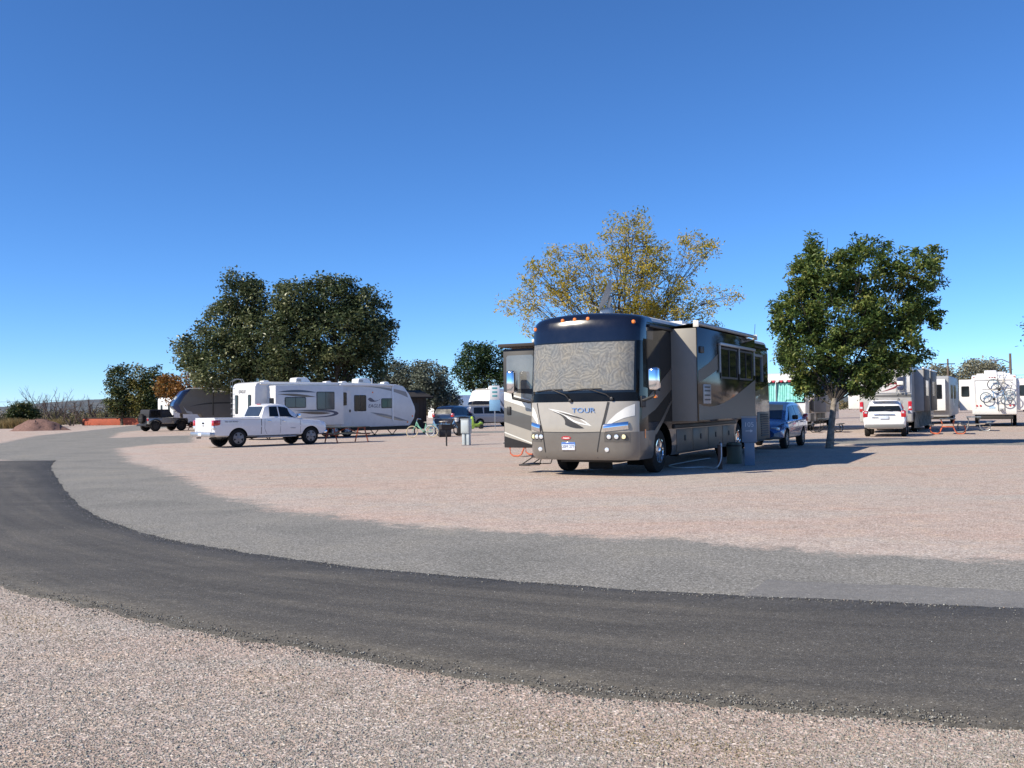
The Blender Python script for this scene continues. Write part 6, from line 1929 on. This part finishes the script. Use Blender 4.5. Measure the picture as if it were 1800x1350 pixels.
# trees on the right horizon
d = 130.0
tree('green tree crown showing left of the ash foliage', ((1385 - 900) / FPX * 95, 95), [L(1378, 620, 14, 20, 95), L(1392, 630, 18, 24, 95)], 2.4, .2, 110, 26, .3, M_left, BARK, .5)
tree('pale dusty tree behind the thin power pole', ((1652 - 900) / FPX * d, d), [L(1645, 660, 26, 18, d), L(1668, 672, 26, 14, d), L(1690, 678, 18, 12, d)], 1.5, .2, 170, 26, .36, M_pale, BARK_GREY, .7)
tree('wide pale dusty tree left of the lamp pole', ((1725 - 900) / FPX * d, d), [L(1720, 655, 32, 22, d), L(1745, 655, 22, 18, d), L(1705, 680, 26, 18, d)], 1.5, .2, 220, 28, .36, M_pale, BARK_GREY, .7, patch=lambda q: .1)
tree('low pale tree behind the bicycle trailer at right', ((1800 - 900) / FPX * (d + 5), d + 5), [L(1790, 682, 30, 14, d), L(1830, 680, 30, 16, d), L(1870, 676, 40, 22, d)], 1.2, .2, 220, 24, .38, M_pale, BARK_GREY, .7)
d = 42.0
tree('drooping tree at the right edge of the picture', ((1905 - 900) / FPX * d, d), [L(1880, 520, 60, 60, d), L(1930, 560, 70, 60, d), L(1850, 565, 40, 36, d), L(1812, 588, 16, 22, d), L(1960, 480, 80, 60, d), L(2010, 560, 70, 70, d)], 2.2, .2, 420, 26, .16, M_silver, BARK_GREY, .34, patch=lambda q: -.3)

# large trees just outside the right edge: the motorhome's side mirrors them
for i, (x, y, lb) in enumerate(((37.5, 55.5, 'tall dark tree beyond the right edge mirrored in the motorhome side'), (45.5, 66.0, 'second dark tree further beyond the right edge'))):
    tree(lb, (x, y), [(Vector((x + a_, y + b_, z_)), (r_, r_, r_ * .8)) for a_, b_, z_, r_ in ((-2.6, 0, 4.0, 2.6), (2.4, .5, 4.4, 2.8), (0, -1, 6.6, 2.8), (-1.5, 1, 2.6, 2.2), (1.5, 0, 2.4, 2.2), (0, .5, 8.2, 2.0))], 2.0, .3, 330, 44, .32, M_dark, BARK, .62, twigs=.3)
# bare shrubs on the left
def bare(label, px, d, h, n, spread):
    x = (px - 900) / FPX * d
    r = thing('bare_shrub', label, 'shrub', (x, d))
    m = MB()
    def grow(p, dr, ln, rad, depth):
        q = p + dr * ln
        mid = p.lerp(q, .5) + Vector((rng.normal(), rng.normal(), rng.normal())) * ln * .06
        m.tube([p, mid, q], [rad, rad * .82, rad * .6], 5)
        if depth == 0:
            return
        for _ in range(2 + (rng.random() < .6)):
            nd = (dr + Vector((rng.normal(), rng.normal(), rng.normal() * .6 + .15)) * .45).normalized()
            grow(p.lerp(q, rng.uniform(.55, 1)), nd, ln * rng.uniform(.5, .75), rad * .55, depth - 1)
    for k in range(n):
        a = rng.uniform(0, 6.28)
        dr = Vector((math.cos(a) * spread, math.sin(a) * spread * .6, 1)).normalized()
        grow(Vector((math.cos(a) * .3, math.sin(a) * .3, 0)), dr, h * rng.uniform(.4, .55), .085, 3)
    m.build('branches', mat('bare_branch', (.10, .075, .065), .9), r, 60)
for px, d, h, n, s_, lb in ((45, 118, 4.6, 5, .55, 'tall bare shrub above the green bush at far left'), (72, 121, 5.0, 5, .45, 'tall forked bare shrub second from the left'), (98, 122, 4.6, 5, .45, 'bare shrub with upright stems behind the gravel heap'), (126, 126, 3.4, 4, .7, 'low spreading bare shrub at the left end of the red wall'), (150, 128, 4.0, 5, .75, 'bare shrub leaning out behind the red wall'), (176, 128, 3.9, 5, .6, 'bare shrub beside the grove at the right of the red wall')):
    bare(lb, px, d, h, n, s_)
d = 116
tree('round green bush under the bare shrubs at far left', ((42 - 900) / FPX * d, d), [L(40, 722, 22, 14, d), L(55, 728, 14, 8, d), L(28, 726, 12, 9, d)], .3, .08, 140, 24, .3, M_left, BARK, .5, name='bush', cat='bush', patch=lambda q: -.05)
# scrub belt and dry weeds: nobody could count these
def weeds(name, label, x0, x1, d0, d1, n, h, cols, w=.03, cat='weeds'):
    y = rng.uniform(d0, d1, n)
    x = rng.uniform(x0, x1, n) * y / ((d0 + d1) / 2)
    hh = h * rng.uniform(.45, 1.15, n) * (.75 + .35 * np.sin(x * .7) * np.sin(x * .23 + y * .4))
    lean = rng.normal(0, .22, (n, 2)) * hh[:, None]
    b0 = np.stack([x, y, np.zeros(n)], 1)
    a = rng.uniform(0, 3.14, n)
    dx = np.stack([np.cos(a), np.sin(a), np.zeros(n)], 1) * w
    tip = b0 + np.column_stack([lean, hh])
    V = np.stack([b0 - dx, b0 + dx, tip + dx * .6, tip - dx * .6], 1)
    me = bpy.data.meshes.new(name)
    me.from_pydata(V.reshape(-1, 3).tolist(), [], np.arange(n * 4).reshape(n, 4).tolist())
    at = me.attributes.new('tint', 'FLOAT', 'POINT')
    at.data.foreach_set('value', np.repeat(np.clip(rng.normal(.5, .22, n) + .2 * np.sin(x * .5), 0, 1), 4).astype(np.float32))
    me.materials.append(leaf_material(name + '_blade', cols, .25, .8))
    return tag(obj(name, me), label, cat, kind='stuff')
weeds('dry_grass', 'tall golden dry grass along the far left verge', -70, -53.4, 108, 118, 19000, 1.1, [(.13, .10, .045), (.22, .16, .065), (.30, .21, .085), (.14, .13, .06), (.20, .12, .05)], .022, 'grass')
def scrub(name, label, x0, x1, d0, d1, n, h, nl, ls, mt):
    y = rng.uniform(d0, d1, n)
    x = rng.uniform(x0, x1, n) * y / ((d0 + d1) / 2)
    hh = h * rng.uniform(.4, 1.1, n)
    idx = np.repeat(np.arange(n), nl)
    off = rng.normal(0, 1, (len(idx), 3)) * np.stack([hh * .55, hh * .5, hh * .3], 1)[idx]
    C = np.stack([x, y, hh * .45], 1)[idx] + off
    C[:, 2] = np.abs(C[:, 2])
    me = leaves_mesh(name, C, ls, mt, rng.normal(.5, .2, n)[idx] + rng.normal(0, .12, len(idx)), .3, .5)
    return tag(obj(name, me), label, 'scrub', kind='stuff')
M_scrub = leaf_material('scrub_leaf', [(.035, .045, .025), (.07, .075, .04), (.11, .10, .05), (.17, .13, .06), (.10, .08, .045)], .2, .8)
scrub('scrub_belt', 'grey green scrub filling the flat below the distant hills', -116, -44, 133, 190, 520, 1.9, 60, .42, M_scrub)
scrub('far_scrub', 'dull green scrub along the horizon', -130, 190, 205, 300, 700, 2.6, 40, .8, M_scrub)
